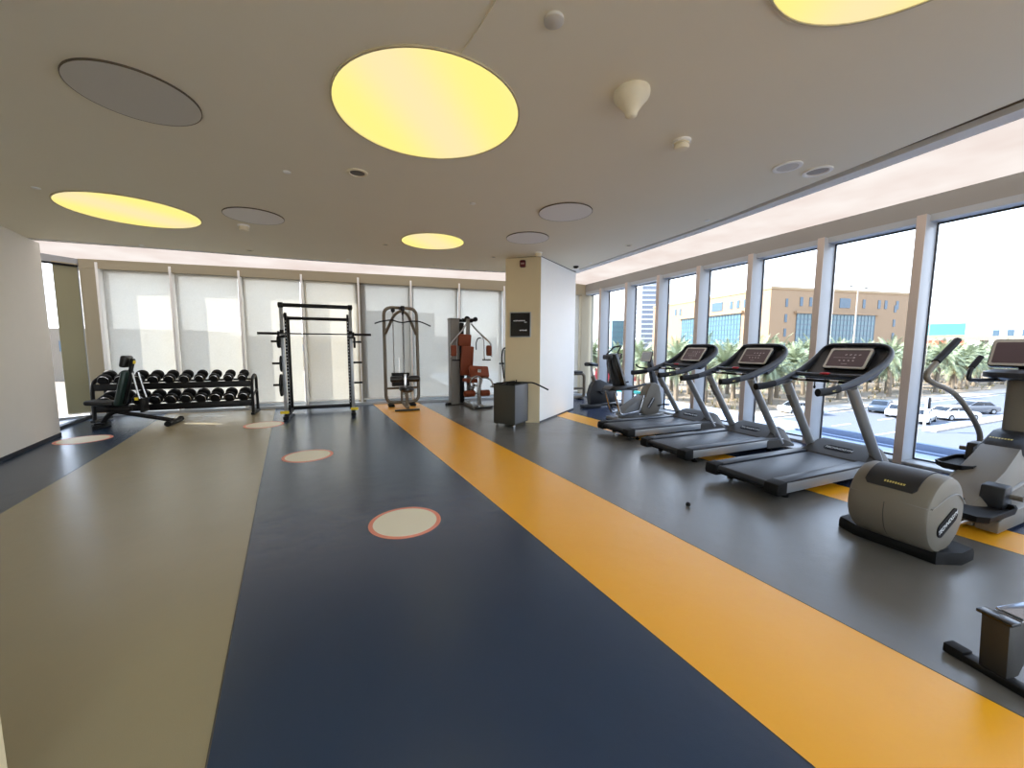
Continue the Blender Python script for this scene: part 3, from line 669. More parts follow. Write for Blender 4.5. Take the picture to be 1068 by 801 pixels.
# ================================================================ EQUIPMENT
# ---------------- treadmills: +X is the walking direction, origin at rear centre on the floor
def oval(w, h, n=24): return [(w/2*math.cos(2*PI*k/n)*(abs(math.cos(2*PI*k/n))**-.25 if abs(math.cos(2*PI*k/n)) > .05 else 1), h/2*math.sin(2*PI*k/n)) for k in range(n)]
def make_treadmill(label):
    t = thing('treadmill', label, 'treadmill', (0, 0, 0), 0, 'treadmills facing the window')
    b = B(); b.box((1.05, 0, .115), (1.98, .54, .07)); b.build('deck', M_BLK, t)
    for s in (-1, 1):
        b = B(); b.box((1.02, s*.338, .125), (1.86, .09, .105), bev=.012); o = b.build('side_rail', M_ALU, t)
        B().box((.98, s*.326, .190), (1.80, .122, .026), bev=.010).build('foot_strip', M_SLATE, o)
        b = B(); b.prism([(-.02, .075), (-.035, .12), (-.02, .19), (.10, .207), (.12, .20), (.12, .07)], 'y', s*.338-.07, s*.338+.07, .014); b.build('rear_cap', M_BLKM, t)
        for x in (.26, 1.75):
            b = B(); b.cyl((x, s*.30, .022), (x, s*.30, .09), .009, 8); b.lathe([(.034, 0), (.036, .012), (.02, .024)], (x, s*.30, 0), seg=14); b.build('foot', M_BLKM, t)
    b = B(); b.box((.88, 0, .176), (1.70, .51, .022), bev=.008); b.cyl((.035, -.275, .150), (.035, .275, .150), .036, 16); b.build('belt', mat('tread_belt', (34, 37, 43), .42, bump=.12, bscale=350), t)
    # motor hood
    prof = [(1.58, .165, .175), (1.60, .165, .20), (1.86, .16, .315), (1.98, .15, .325), (2.12, .10, .27), (2.22, .06, .19), (2.27, .05, .11), (2.27, .05, .06)]
    loops = []
    for k, (x, zl, zt) in enumerate(prof):
        w = .388 if x < 2.0 else .388-.30*(x-2.0)**1.35
        c = .05 if k < 2 else .10
        loops.append([(x, -w, zl*.35), (x, -w, min(zl, zt-.005)), (x, -w+c, zt), (x, w-c, zt), (x, w, min(zl, zt-.005)), (x, w, zl*.35)])
    o = B().loft(loops).build('motor_hood', mat('hood_grey', (58, 54, 49), .6, var=.03), t, 25)
    sl = Vector((.26, 0, .115)).normalized(); nrm = Vector((-sl.z, 0, sl.x)); c0 = Vector((1.745, 0, .262))
    F = frame(c0, (0, -1, 0), tuple(sl))
    b = B(); b.prism(rrect(.30, .10, .05, 6), 'z', -.004, .004); b.tf(F); lb = b.build('logo_plate', mat('plate_black', (12, 13, 16), .7, spec=.2), t)
    text('logo_lettering', 'TECHNOGYM', .046, M_LTR, lb, F @ Matrix.Translation((0, 0, .005)), .0006, shear=.25)
    for s in (-1, 1):
        b = B(); b.tube([(1.92, s*.345, .10), (1.84, s*.343, .20), (1.52, s*.338, .64), (1.21, s*.333, 1.07)], (.054, .042), 14, up=(0, 1, 0)); o = b.build('upright', M_ALU, t)
        d = Vector((.28, 0, -.34)).normalized(); c = Vector((1.43, s*.3345, .76))-Vector((.72, 0, .60))*.035
        b = B(); b.box((0, 0, 0), (.012, .056, .20), bev=.004); b.tf(Matrix.Translation((1.322, .3355, .835)) @ Euler((0, -.625, 0)).to_matrix().to_4x4())
        if s > 0: b.build('rating_label', M_GREY2, o)
    # one continuous hand rail loop
    half = [(.64, -.325, 1.045), (.80, -.328, 1.05), (1.00, -.334, 1.075), (1.22, -.342, 1.12), (1.45, -.352, 1.19), (1.66, -.362, 1.275), (1.82, -.362, 1.365), (1.91, -.345, 1.445), (1.925, -.30, 1.505), (1.90, -.235, 1.53), (1.88, -.12, 1.535)]
    pts = half+[(1.88, 0, 1.535)]+[(x, -y, z) for (x, y, z) in half[::-1]]
    sp = spl(pts, 4); n = len(sp)
    rad = []
    for i, p in enumerate(sp):
        u = min(i, n-1-i)/(n/2); rad.append((.033+.008*min(1, u*4)+(.005 if .25 < u < .8 else 0), .027))
    rad[0] = rad[-1] = (.022, .018)
    b = B(); b.tube(sp, rad, 12); o = b.build('hand_rail', M_SLATE, t)
    for s in (-1, 1):
        b = B(); b.tube(spl([(.63, s*.325, 1.045), (.80, s*.328, 1.051), (.97, s*.333, 1.070)], 5), (.041, .030), 12); g = b.build('grip', M_BLKM, o)
        if s < 0: strokes('grip_lettering', .07, .018, 5, M_GOLD, o, frame((.86, -.3585, 1.057), (1, 0, .1), (0, 0, 1)), 4)
    # dash panel between the rails
    L_ = []
    for (x, z, w) in [(1.54, 1.16, .335), (1.62, 1.21, .345), (1.77, 1.32, .35), (1.88, 1.44, .335), (1.93, 1.52, .26)]:
        L_.append([(x, -w, z), (x, w, z), (x+.035, w, z-.04), (x+.035, -w, z-.04)])
    B().loft(L_).build('dash_panel', mat('dash_black', (30, 32, 36), .45), t)
    # crossbars below the console
    b = B(); b.tube([(1.40, -.34, 1.185), (1.36, -.2, 1.18), (1.36, .2, 1.18), (1.40, .34, 1.185)], (.026, .030), 12); o = b.build('tray_bar', M_SLATE, t)
    B().box((1.345, -.0, 1.205), (.04, .09, .024), bev=.008).build('safety_key', M_RED, o)
    b = B(); b.tube([(1.28, -.34, 1.135), (1.22, -.25, 1.125), (1.22, .25, 1.125), (1.28, .34, 1.135)], .017, 10); o = b.build('front_grip_bar', M_BLKM, t)
    for s in (-1, 1): B().cyl((1.22, s*.12, 1.125), (1.22, s*.21, 1.125), .0185, 12).build('pulse_plate', M_STEEL, o)
    b = B(); b.cyl((1.22, .03, 1.125), (1.22, .03, 1.06), .006, 6); b.lathe([(.004, 1.03), (.012, 1.04), (.012, 1.06), (.004, 1.065)], (1.22, .03, 0), seg=8); b.build('safety_cord', M_BLKM, t)
    # console
    c0 = Vector((1.715, -.03, 1.372)); up = Vector((.16, 0, .21)).normalized(); F = frame(c0, (0, -1, 0), tuple(up))
    b = B(); b.prism(rrect(.44, .29, .03), 'z', -.05, -.002, .006); b.prism(rrect(.40, .05, .02, cy=.150), 'z', -.06, -.005); b.tf(F); con = b.build('console', M_BLKG, t)
    ring = []
    for (w, h, z) in ((.415, .285, -.006), (.415, .285, .014), (.375, .245, .014), (.375, .245, .004)): ring.append([(p[0], p[1], z) for p in rrect(w, h, .018)])
    b = B(); b.loft(ring+[ring[0]], caps=False); b.tf(F); b.build('screen_frame', M_STEEL if False else mat('satin_silver', (196, 192, 184), .35, metal=.3), con)
    b = B(); b.prism(rrect(.38, .25, .01), 'z', 0, .006); b.tf(F); scr = b.build('screen', M_SCR, con)
    b = B(); rr = random.Random(3)
    for k in range(4): b.box((-.03+k*.045, .055, .0065), (.022, .012, .001), rot=(0, 0, .5))
    for k in range(4): b.box((-.07+k*.045, -.03, .0065), (.018, .014, .001), rot=(0, 0, -.4))
    b.box((-.05, .012, .0065), (.20, .003, .001)); b.box((.06, .014, .0065), (.02, .02, .001), rot=(0, 0, .8)); b.box((-.01, -.078, .0065), (.06, .004, .001)); b.tf(F); b.build('screen_marks', M_MARK, scr)
    return t
tm = make_treadmill('nearest treadmill, behind the big grey drum of the cross-trainer')
tm2 = dup(tm, (3.90, 3.91, 0), 0, 'middle treadmill of the three facing the window')
tm3 = dup(tm, (4.05, 5.17, 0), 0, 'farthest treadmill, closest to the column and the bikes')
tm.location = (3.76, 2.68, 0)
# ---------------- cross-trainer (rear drum towards the room)
def cross_trainer():
    t = thing('cross_trainer', 'grey elliptical cross-trainer with rear drum at the right edge of the photo', 'elliptical trainer', (3.68, 1.45, 0), 0)
    b = B(); L_ = []
    for z, k in ((.0, .96), (.012, 1.0), (.06, 1.0), (.085, .93)):
        L_.append([(.20+(x-.20)*(k if z > .07 or z == 0 else 1), y*(1 if z < .07 else .985), z) for (x, y) in [(.02, .20), (.09, .335), (.34, .335), (.40, .25), (.40, -.25), (.37, -.345), (.19, -.345), (.03, -.27)]])
    b.loft(L_); b.box((.14, -.12, .10), (.16, .3, .06), bev=.02); b.build('rear_foot', M_BLKM, t)
    cx_, cz, R0 = .115, .340, .272
    prof = [(.03, -.278), (R0-.05, -.278), (R0-.012, -.265), (R0, -.245), (R0+.004, -.05), (R0+.004, .06), (R0, .160), (R0-.014, .180), (R0-.05, .191), (.03, .191)]
    d = B().lathe(prof, (cx_, 0, cz), 'y', 56).build('drum_housing', M_GREY, t)
    # seam ridge along the housing and round the end cap
    b = B()
    pts = [(cx_-R0*.985*math.cos(a), 0, cz+R0*.985*math.sin(a)) for a in [math.radians(18)]]
    x0, z0 = pts[0][0], pts[0][2]
    b.tube([(x0, -.258, z0), (x0-.003, 0, z0), (x0, .172, z0)], .005, 6)
    b.tube(fil([(x0+.02, -.275, z0), (cx_-.02, -.281, z0+.065), (cx_+.12, -.281, z0+.065), (cx_+.235, -.279, z0-.03)], .07), .005, 6)
    b.build('seam_ridge', M_GREY2, d)
    b = B(); b.tube([(cx_-(R0+.003)*math.cos(a), -.04, cz+(R0+.003)*math.sin(a)) for a in [math.radians(v) for v in range(-48, 18, 6)]], .0022, 6); b.build('panel_joint', M_DKG, d)
    b = B(); L_ = []
    for y in (-.185, -.165, .085, .105):
        a0, a1 = (34, 122) if -.17 < y < .09 else (40, 116); row = []
        for k in range(13):
            a = math.radians(a0+(a1-a0)*k/12); row.append((cx_-(R0+.010)*math.cos(a), y, cz+(R0+.010)*math.sin(a)))
        for k in range(12, -1, -1):
            a = math.radians(a0+(a1-a0)*k/12); row.append((cx_-(R0-.01)*math.cos(a), y, cz+(R0-.01)*math.sin(a)))
        L_.append(row)
    b.loft(L_); cv = b.build('top_cover', M_DKG, d)
    a = math.radians(44); strokes('cover_lettering', .12, .018, 8, M_GOLD, cv, frame((cx_-(R0+.0103)*math.cos(a), -.06, cz+(R0+.0103)*math.sin(a)), (0, -1, 0), (math.sin(a), 0, math.cos(a))), 5)
    F = frame((cx_-.01, -.2785, cz-.045), (1, 0, .48), (-.48, 0, 1))
    b = B(); b.prism(rrect(.29, .10, .05, 6), 'z', -.002, .006); b.tf(F); pl = b.build('logo_plate', mat('plate_black', (12, 13, 16), .7, spec=.2), d)
    text('logo_lettering', 'TECHNOGYM', .044, M_LTR, pl, F @ Matrix.Translation((0, 0, .007)), .0006, shear=.25)
    b = B()
    for y in (-.13, .13): b.cyl((.30, y, .13), (1.45, y, .10), .030, 14)
    b.build('track_rails', M_STEEL, t)
    b = B(); L_ = []
    for x, z0_, z1_, w in [(1.05, .03, .16, .13), (1.25, .03, .28, .17), (1.6, .03, .42, .18), (1.90, .03, .58, .17), (2.25, .03, .64, .16), (2.45, .03, .40, .14), (2.52, .03, .16, .12)]:
        L_.append([(x, -w, z0_), (x, -w, z1_*.8), (x, -w*.7, z1_), (x, w*.7, z1_), (x, w, z1_*.8), (x, w, z0_)])
    b.loft(L_); b.build('front_housing', M_GREY, t)
    b = B(); b.prism([(1.05, .02), (1.05, .12), (1.33, .17), (1.95, .17), (1.95, .02)], 'y', -.27, -.14, .012); b.build('crank_cover', M_GREY, t)
    b = B(); b.prism([(1.05, .02), (1.05, .12), (1.33, .17), (1.95, .17), (1.95, .02)], 'y', .14, .27, .012); b.build('crank_cover', M_GREY, t)
    b = B(); b.box((2.15, 0, .05), (.40, .62, .10), bev=.025); b.build('front_foot', M_DKG, t)
    b = B(); L_ = []
    for x, z0_, z1_, w in [(1.90, .50, .55, .14), (1.96, .49, .62, .18), (2.14, .50, .70, .195), (2.36, .56, .72, .18), (2.48, .62, .70, .14)]:
        L_.append([(x, -w, z0_), (x, -w, z0_+.04), (x, -w*.6, z1_), (x, w*.6, z1_), (x, w, z0_+.04), (x, w, z0_)])
    b.loft(L_); cvr = b.build('crank_shroud', M_DKG, t)
    strokes('shroud_lettering', .15, .022, 8, M_GOLD, cvr, frame((2.02, .03, .648), (0, -1, 0), (.18, 0, .08)), 6)
    b = B(); b.prism(rrect(.15, .19, .035), 'z', 0, .62); b.tf(Matrix.Translation((2.30, 0, .66)) @ Euler((0, -.03, 0)).to_matrix().to_4x4()); b.build('column', M_GREY, t)
    b = B(); L_ = []
    for z, k in ((1.20, .6), (1.225, 1), (1.27, 1), (1.30, .75)): L_.append([(2.18+.15*k*math.cos(2*PI*q/20), .24*k*math.sin(2*PI*q/20), z) for q in range(20)])
    b.loft(L_); b.build('cup_tray', M_SLATE, t)
    for s in (-1, 1):
        b = B(); b.tube(fil([(2.20, s*.10, 1.20), (2.0, s*.20, 1.19), (1.80, s*.22, 1.20), (1.83, s*.22, 1.30), (1.98, s*.21, 1.41)], [.05, .05, .06, .06, .05]), .018, 10); o = b.build('fixed_handle', M_SLATE, t)
        B().cyl((1.85, s*.22, 1.315), (1.99, s*.21, 1.418), .023, 12).build('grip', M_BLKM, o)
    c0 = Vector((2.32, 0, 1.46)); F = frame(c0, (0, -1, 0), (.34, 0, .8))
    b = B(); b.prism(rrect(.50, .29, .03), 'z', -.05, 0, .008); b.tf(F); b.box((2.35, 0, 1.33), (.08, .12, .16), bev=.02); con = b.build('console', M_BLKG, t)
    b = B(); b.prism(rrect(.48, .27, .02), 'z', 0, .006); b.tf(F); b.build('screen_frame', mat('satin_silver', (196, 192, 184), .35, metal=.3), con)
    b = B(); b.prism(rrect(.44, .22, .012, cy=-.002), 'z', .005, .009); b.tf(F); b.build('screen', M_SCR, con)
    # moving arms with pedals
    for s, ph in ((1, 0.0), (-1, .12)):
        y = s*.33; dx = -.02 if s > 0 else .28
        pth = [(2.50, .36), (2.44, .60), (2.31, .84), (2.10, .98), (1.86, 1.09), (1.50, 1.18)] if False else [(2.62, .40), (2.60, .58), (2.32, .81), (1.90, 1.05), (1.45, 1.17), (1.30, 1.24), (1.43, 1.35), (1.83, 1.57)]
        if s < 0: pth = [(x+.25, z) for x, z in pth]
        b = B(); b.tube(spl([(x, y, z) for x, z in pth], 5), .024, 12); o = b.build('moving_arm', M_GREY, t)
        p1, p2 = pth[-2], pth[-1]
        B().tube([(p1[0]+.02, y, p1[1]+.02), ((p1[0]+p2[0])/2, y, (p1[1]+p2[1])/2+.005), (p2[0]+.01, y, p2[1]+.01)], (.030, .030), 12).build('grip', M_BLKM, o)
        px_, pz = (1.80, .375) if s > 0 else (1.02, .17)
        yy = .17 if s > 0 else -.17
        b = B(); L_ = []
        for z, k in ((pz-.02, .86), (pz, 1.0), (pz+.05, 1.06), (pz+.05, .98), (pz+.015, .93)):
            L_.append([(px_+x*k, yy+q*k, z) for x, q in [(-.30, -.07), (-.24, -.12), (.20, -.13), (.28, -.10), (.28, .10), (.20, .13), (-.24, .12), (-.30, .07)]])
        b.loft(L_); pdl = b.build('pedal', M_BLKM, t)
        b = B(); b.prism([(px_+.17, pz+.01), (px_+.20, pz+.19), (px_+.33, pz+.20), (px_+.36, pz+.02)], 'y', yy-.07, yy+.07, .015); b.build('pedal_stop', M_DKG, pdl)
        b = B(); b.cyl((px_+.30, yy, pz+.11), (px_+.30, yy+s*.14, pz+.11), .022, 12); b.cyl((px_+.30, yy, pz+.07), (px_+.80, yy, pz+.13), .026, 10); b.build('pedal_link', M_GREY, pdl)
    return t
cross_trainer()
# ---------------- rowing machine end at the lower right
t = thing('rowing_machine', 'black rowing machine end with T foot, cut by the right edge of the photo', 'rowing machine', (2.668, .622, 0), -.2)
b = B(); b.box((0, -.035, .022), (.060, .39, .036), bev=.006); ft = b.build('rear_foot', M_BLK, t)
for s in (-1, 1): B().box((0, s*.165-.035, .027), (.066, .075, .046), bev=.006).build('foot_cap', M_BLKM, ft)
b = B(); b.prism([(-.022, .03), (-.045, .30), (.15, .30), (.15, .235), (.055, .04)], 'y', -.045, .045, .004); b.build('rear_leg', mat('charcoal_powder', (40, 38, 34), .5, bump=.15, bscale=260), t)
B().box((-.03, 0, .304), (.06, .115, .016), bev=.004).build('end_plate', M_BLKG, t)
b = B(); b.box((1.02, 0, .272), (1.98, .088, .06), bev=.004); b.box((1.02, 0, .306), (1.96, .088, .012), bev=.003); rl = b.build('rail', mat('glossy_alloy', (150, 156, 166), .12, metal=.8), t)
for s in (-1, 1):
    b = B(); b.box((1.02, s*.046, .290), (1.94, .008, .012)); b.box((1.02, s*.046, .264), (1.94, .008, .010)); b.build('rail_groove', M_BLK, rl)
b = B(); L_ = []
for z, k in ((.34, .8), (.35, 1), (.385, 1), (.40, .9)): L_.append([(.95+.14*k*math.cos(2*PI*q/20), .17*k*math.sin(2*PI*q/20), z) for q in range(20)])
b.loft(L_); b.box((.95, 0, .325), (.12, .10, .03)); b.build('seat', M_PAD, t)
b = B(); b.lathe([(.05, -.09), (.25, -.09), (.28, -.05), (.28, .05), (.25, .09), (.05, .09)], (2.15, 0, .42), 'y', 40); b.box((2.1, 0, .16), (.5, .16, .2), bev=.03); b.build('flywheel_housing', M_GREY, t)
b = B(); b.box((2.2, 0, .02), (.06, .6, .04), bev=.01); b.build('front_foot', M_BLK, t)
b = B(); b.cyl((1.86, -.22, .52), (1.86, .22, .52), .016, 12); b.build('pull_handle', M_BLKM, t)
# ---------------- recumbent bike
t = thing('recumbent_bike', 'recumbent exercise bike with tall black backrest behind the farthest treadmill', 'exercise bike', (5.17, 6.30, 0), 0)
b = B(); b.box((.45, 0, .05), (1.30, .09, .07), bev=.02); b.box((-.18, 0, .035), (.09, .56, .06), bev=.02); b.box((1.02, 0, .035), (.10, .52, .06), bev=.02); b.build('base_frame', M_GREY2, t)
b = B(); b.prism([(-.12, .09), (.0, .26), (.44, .50), (.33, .10)], 'y', -.12, .12, .012); b.build('seat_support', mat('seat_side_grey', (120, 122, 124), .4), t)
for s in (-1, 1):
    b = B(); b.tube(fil([(-.34, s*.15, .60), (-.18, s*.15, .14), (.30, s*.15, .20), (.40, s*.15, .52)], .08), .018, 8); b.build('side_tube', M_CHROME, t)
b = B(); L_ = []
for x, z, w, th in [(-.44, .64, .14, .03), (-.36, .66, .19, .06), (-.1, .66, .20, .07), (.16, .65, .16, .07), (.28, .63, .11, .04)]:
    L_.append([(x, -w, z), (x, -w*.8, z+th), (x, w*.8, z+th), (x, w, z), (x, w*.8, z-.02), (x, -w*.8, z-.02)])
b.loft(L_); b.build('seat', M_PAD, t)
b = B(); L_ = []
for u in [0, .1, .3, .5, .7, .9, 1.0]:
    x = -.08-.24*u-.05*math.sin(PI*u); z = .70+.66*u; w = (.15+.06*math.sin(PI*min(1, u*1.1)))*(.72 if u == 1 else 1)
    L_.append([(x-.06, -w*.7, z), (x, -w, z), (x+.065, -w*.8, z+.02), (x+.045, 0, z+.02), (x+.065, w*.8, z+.02), (x, w, z), (x-.06, w*.7, z)])
b.loft(L_); b.build('backrest', M_PAD, t)
b = B(); b.box((-.42, 0, 1.30), (.10, .24, .10), bev=.03); b.tube([(-.20, 0, .62), (-.30, 0, .9), (-.40, 0, 1.28)], .03, 8); b.build('backrest_frame', M_DKG, t)
for s in (-1, 1):
    b = B(); b.tube(fil([(-.10, s*.21, .68), (.0, s*.27, .70), (.20, s*.27, .74), (.33, s*.26, .76)], .06), .020, 8); b.build('seat_handle', M_SLATE, t)
L_ = []
for y, k in ((-.10, .93), (-.08, 1), (.08, 1), (.10, .93)):
    L_.append([(.62+(x-.62)*k, y, .55+(z-.55)*k) for x, z in [(.36, .28), (.40, .14), (.54, .08), (.85, .10), (.96, .30), (.92, .52), (.86, .70), (.76, .76), (.62, .74), (.54, .60), (.50, .46), (.40, .40)]])
o = B().loft(L_).build('drive_shroud', M_GREY, t)
F = frame((.64, -.102, .34), (.6, 0, .85), (-.85, 0, .6)); b = B(); b.prism(rrect(.26, .085, .042, 5), 'z', -.002, .005); b.tf(F); pl = b.build('logo_plate', M_DKG, o)
text('logo_lettering', 'TECHNOGYM', .040, M_LTR, pl, F @ Matrix.Translation((0, 0, .006)), .0006)
for s in (-1, 1):
    b = B(); b.tube([(.82, s*.11, .27), (.82-s*.15, s*.14, .27-s*.03)], .014, 8); b.box((.82-s*.15, s*.20, .27-s*.03), (.11, .09, .03), bev=.01); b.build('crank_pedal', M_BLKM, t)
b = B(); b.prism([(.74, .70), (.60, 1.28), (.68, 1.31), (.88, .68)], 'y', -.045, .045, .012); b.build('console_mast', M_SLATE, t)
F = frame((.56, 0, 1.31), (0, -1, 0), (.25, 0, 1)); b = B(); b.prism(rrect(.30, .22, .025), 'z', -.03, 0, .006); b.tf(F); con = b.build('console', M_BLKG, t)
b = B(); b.prism(rrect(.28, .20, .02), 'z', -.001, .004); b.tf(F); b.build('screen_frame', mat('satin_silver', (196, 192, 184), .35, metal=.3), con)
b = B(); b.prism(rrect(.235, .155, .01), 'z', .003, .006); b.tf(F); b.build('screen', mat('pale_screen', (168, 168, 170), .3), con)
b = B(); b.tube(fil([(.48, -.22, 1.14), (.54, -.2, 1.07), (.66, 0, 1.05), (.54, .2, 1.07), (.48, .22, 1.14)], .06), .018, 8); b.build('front_handle', M_BLKM, t)
# ---------------- upright bike
t = thing('upright_bike', 'upright exercise bike beside the column with angular handlebar loop', 'exercise bike', (5.50, 7.9, 0), 0)
b = B(); b.box((-.02, 0, .05), (.50, .20, .09), bev=.02); b.box((.72, 0, .05), (.12, .5, .08), bev=.02); b.box((.34, 0, .06), (.8, .09, .06), bev=.01); b.build('base_frame', M_DKG, t)
b = B(); L_ = []
for y, k in ((-.09, .9), (-.07, 1), (.07, 1), (.09, .9)):
    L_.append([(.18+(x-.18)*k, y, .42+(z-.42)*k) for x, z in [(-.06, .10), (-.10, .35), (-.04, .55), (.06, .68), (.20, .70), (.45, .60), (.66, .55), (.74, .30), (.68, .12)]])
b.loft(L_); b.build('drive_shroud', M_DKG, t)
b = B(); b.cyl((.10, 0, .60), (.02, 0, .80), .055, 12); b.build('seat_tube', M_GREY, t)
b = B(); b.cyl((.03, 0, .78), (-.03, 0, 1.04), .028, 12); b.build('seat_post', M_ALU, t)
b = B(); L_ = []
for x, w, z in [(-.17, .10, 1.09), (-.14, .13, 1.10), (-.02, .12, 1.095), (.08, .06, 1.08), (.16, .03, 1.07)]: L_.append([(x, -w, z), (x, -w*.6, z+.03), (x, w*.6, z+.03), (x, w, z), (x, w*.7, z-.055), (x, -w*.7, z-.055)])
b.loft(L_); b.build('saddle', M_PAD, t)
b = B(); b.prism([(.50, .56), (.66, 1.12), (.74, 1.12), (.66, .54)], 'y', -.05, .05, .012); b.build('console_mast', M_SLATE, t)
b = B(); b.tube(fil([(.56, -.08, 1.17), (.56, -.20, 1.30), (.74, -.14, 1.50), (.86, 0, 1.53), (.74, .14, 1.50), (.56, .20, 1.30), (.56, .08, 1.17), (.70, 0, 1.12)], .03, closed=True), .020, 8, closed=True); b.build('handlebar', M_BLKM, t)
F = frame((.74, 0, 1.26), (0, -1, 0), (.45, 0, .9)); b = B(); b.prism(rrect(.26, .20, .02), 'z', -.03, 0, .005); b.tf(F); con = b.build('console', M_BLKG, t)
b = B(); b.prism(rrect(.22, .15, .01), 'z', 0, .004); b.tf(F); b.build('screen', mat('pale_screen', (168, 168, 170), .3), con)
for s in (-1, 1):
    b = B(); b.tube([(.26, s*.10, .34), (.26+s*.13, s*.13, .34-s*.08)], .016, 8); b.box((.26+s*.13, s*.19, .34-s*.08), (.10, .09, .03), bev=.01); b.build('crank_pedal', M_BLKM, t)
# ---------------- machines partly hidden by the column
t = thing('tube_frame_machine', 'grey tube-framed machine half hidden right of the column', 'exercise machine', (5.85, 9.35, 0), -.065)
b = B(); b.tube(fil([(-.35, 0, .06), (.38, 0, .06), (.38, 0, .74), (-.35, 0, .74)], .12, closed=True), .045, 10, closed=True); b.cyl((-.35, 0, .32), (.38, 0, .32), .035, 10); b.build('frame', M_TUBE, t)
for s in (-1, 1): B().box((s*.25, 0, .012), (.10, .30, .024), bev=.006).build('foot_plate', M_BLKM, t)
b = B(); b.box((-.1, -.12, .80), (.55, .34, .07), bev=.025); b.build('pad', M_PAD, t)
t = thing('cable_column', 'slim green-grey cable column peeking out left of the beige column', 'exercise machine', (3.72, 9.0, 0), 0)
b = B(); b.prism(rrect(.16, .22, .03), 'z', 0.02, 1.42); b.build('tower', mat('green_grey_paint', (120, 128, 116), .45), t)
b = B(); b.tube(fil([(-.11, 0, .70), (-.18, 0, 1.22), (-.14, 0, 1.46), (0, 0, 1.48)], .10), .020, 8); b.build('cable_arm', M_BLK, t)
b = B(); b.cyl((-.24, 0, 1.08), (-.12, 0, 1.08), .022, 10); b.build('adjust_knob', M_DKG, t)
b = B(); b.box((0, 0, .015), (.5, .6, .03), bev=.008); b.build('base_plate', M_BLK, t)
# ---------------- storage cart with attachments
cl_ = Vector((2.62, 6.81)); cr_ = Vector((2.88, 6.42)); dx = (cr_-cl_); ux = dx.normalized(); uy = Vector((-ux.y, ux.x)); ux2 = Vector((-uy.x, -uy.y))
# local: X along the right side (towards +x), Y along the front-left edge
rzc = math.atan2(.37, .43)
t = thing('storage_cart', 'dark grey box cart on casters in front of the beige column', 'storage cart', (2.835, 6.705, 0), rzc-.05)
w_, d_ = .53, .46
b = B(); b.box((0, 0, .075), (w_, d_, .02))
b.box((-w_/2+.01, 0, .44), (.02, d_, .73), bev=.003); b.box((w_/2-.01, 0, .44), (.02, d_, .73), bev=.003); b.build('end_panel', M_CART, t)
b = B(); b.box((0, -d_/2+.01, .44), (w_-.005, .02, .73), bev=.003); b.box((0, d_/2-.01, .44), (w_-.005, .02, .73), bev=.003); b.build('side_panel', M_CARTS, t)
b = B(); b.box((0, 0, .70), (w_-.05, d_-.05, .02)); b.build('inner_tray', M_BLK, t)
b = B()
for sx_, sy, lx, ly in ((0, -1, w_, .03), (0, 1, w_, .03), (-1, 0, .03, d_), (1, 0, .03, d_)): b.box((sx_*(w_/2-.01), sy*(d_/2-.01), .805), (lx+.01, ly, .02), bev=.004)
b.build('top_rim', M_BLK, t)
for sx_ in (-1, 1):
    for sy in (-1, 1):
        b = B(); b.cyl((sx_*(w_/2-.05), sy*(d_/2-.05)-.012, .028), (sx_*(w_/2-.05), sy*(d_/2-.05)+.012, .028), .028, 14); b.box((sx_*(w_/2-.05), sy*(d_/2-.05), .052), (.03, .04, .03)); b.build('caster', M_STEEL, t)
b = B(); b.tube(spl([(-.36, 0, -.055), (-.30, 0, -.02), (-.20, 0, .002), (0, 0, .004), (.20, 0, .002), (.34, 0, -.01), (.60, 0, -.13)], 5), .015, 10); b.cyl((0, 0, .0), (0, 0, .05), .012, 8)
bar = thing('cable_bar', 'bent black cable bar lying across the top of the storage cart', 'bar attachment', (2.88, 6.56, .832), -.50); b.build('bar', M_BLK, bar)
for s, q in ((-1, -.31),): B().tube([(q-.07*1, 0, -.022 if s < 0 else -.045), (q+.05, 0, -.018 if s < 0 else -.068)], .018, 10).build('grip', M_BLKM, bar)
b = B(); b.tube(fil([(-.08, 0, 0), (.08, 0, 0), (.05, 0, .12), (0, 0, .16), (-.05, 0, .12)], .02, closed=True), .011, 8, closed=True)
o = b.build('stirrup_grip', M_BLK); o.location = (2.675, 6.515, .822); o.rotation_euler = (1.25, 0, .9); tag(o, 'black stirrup grip attachment hanging over the front edge of the storage cart', 'bar attachment')
b = B(); b.cyl((-.12, 0, 0), (.12, 0, 0), .016, 10); o = b.build('straight_grip_bar', M_BLKM); o.location = (2.83, 6.745, .831); o.rotation_euler = (0, 0, .5); tag(o, 'short straight grip bar on top of the storage cart', 'bar attachment')
# ---------------- notice and alarm on the column
ca3, cb3 = Vector((CA.x, CA.y, 0)), Vector((CB.x, CB.y, 0)); along = (cb3-ca3).normalized(); outn = Vector((along.y, -along.x, 0))
if outn.y > 0: outn = -outn
def colp(u, z, o=.0): p = ca3+along*(u*(cb3-ca3).length)+outn*o; return (p.x, p.y, z)
t = thing('notice_panel', 'square black notice with silver frame on the beige column face', 'sign', colp(.435, 1.93, .017))
F = frame((0, 0, 0), tuple(along), (0, 0, 1))
b = B(); b.prism(rrect(.42, .49, .008), 'z', 0, .018, .003); b.tf(F); b.build('silver_frame', M_STEEL if False else M_ALU, t)
b = B(); b.prism(rrect(.385, .455, .004), 'z', .017, .021); b.tf(F); pn = b.build('black_panel', M_BLKG, t)
strokes('notice_heading', .235, .026, 16, M_LTR, pn, F @ Matrix.Translation((-.02, .075, .0218)), 1)
strokes('notice_subline', .05, .018, 4, M_LTR, pn, F @ Matrix.Translation((.105, .045, .0218)), 2)
strokes('notice_footer', .145, .026, 9, M_LTR, pn, F @ Matrix.Translation((.06, -.11, .0218)), 3)
t = thing('alarm_strobe', 'small dark red alarm strobe at the top of the beige column face', 'fire alarm', colp(.50, 3.085, .017))
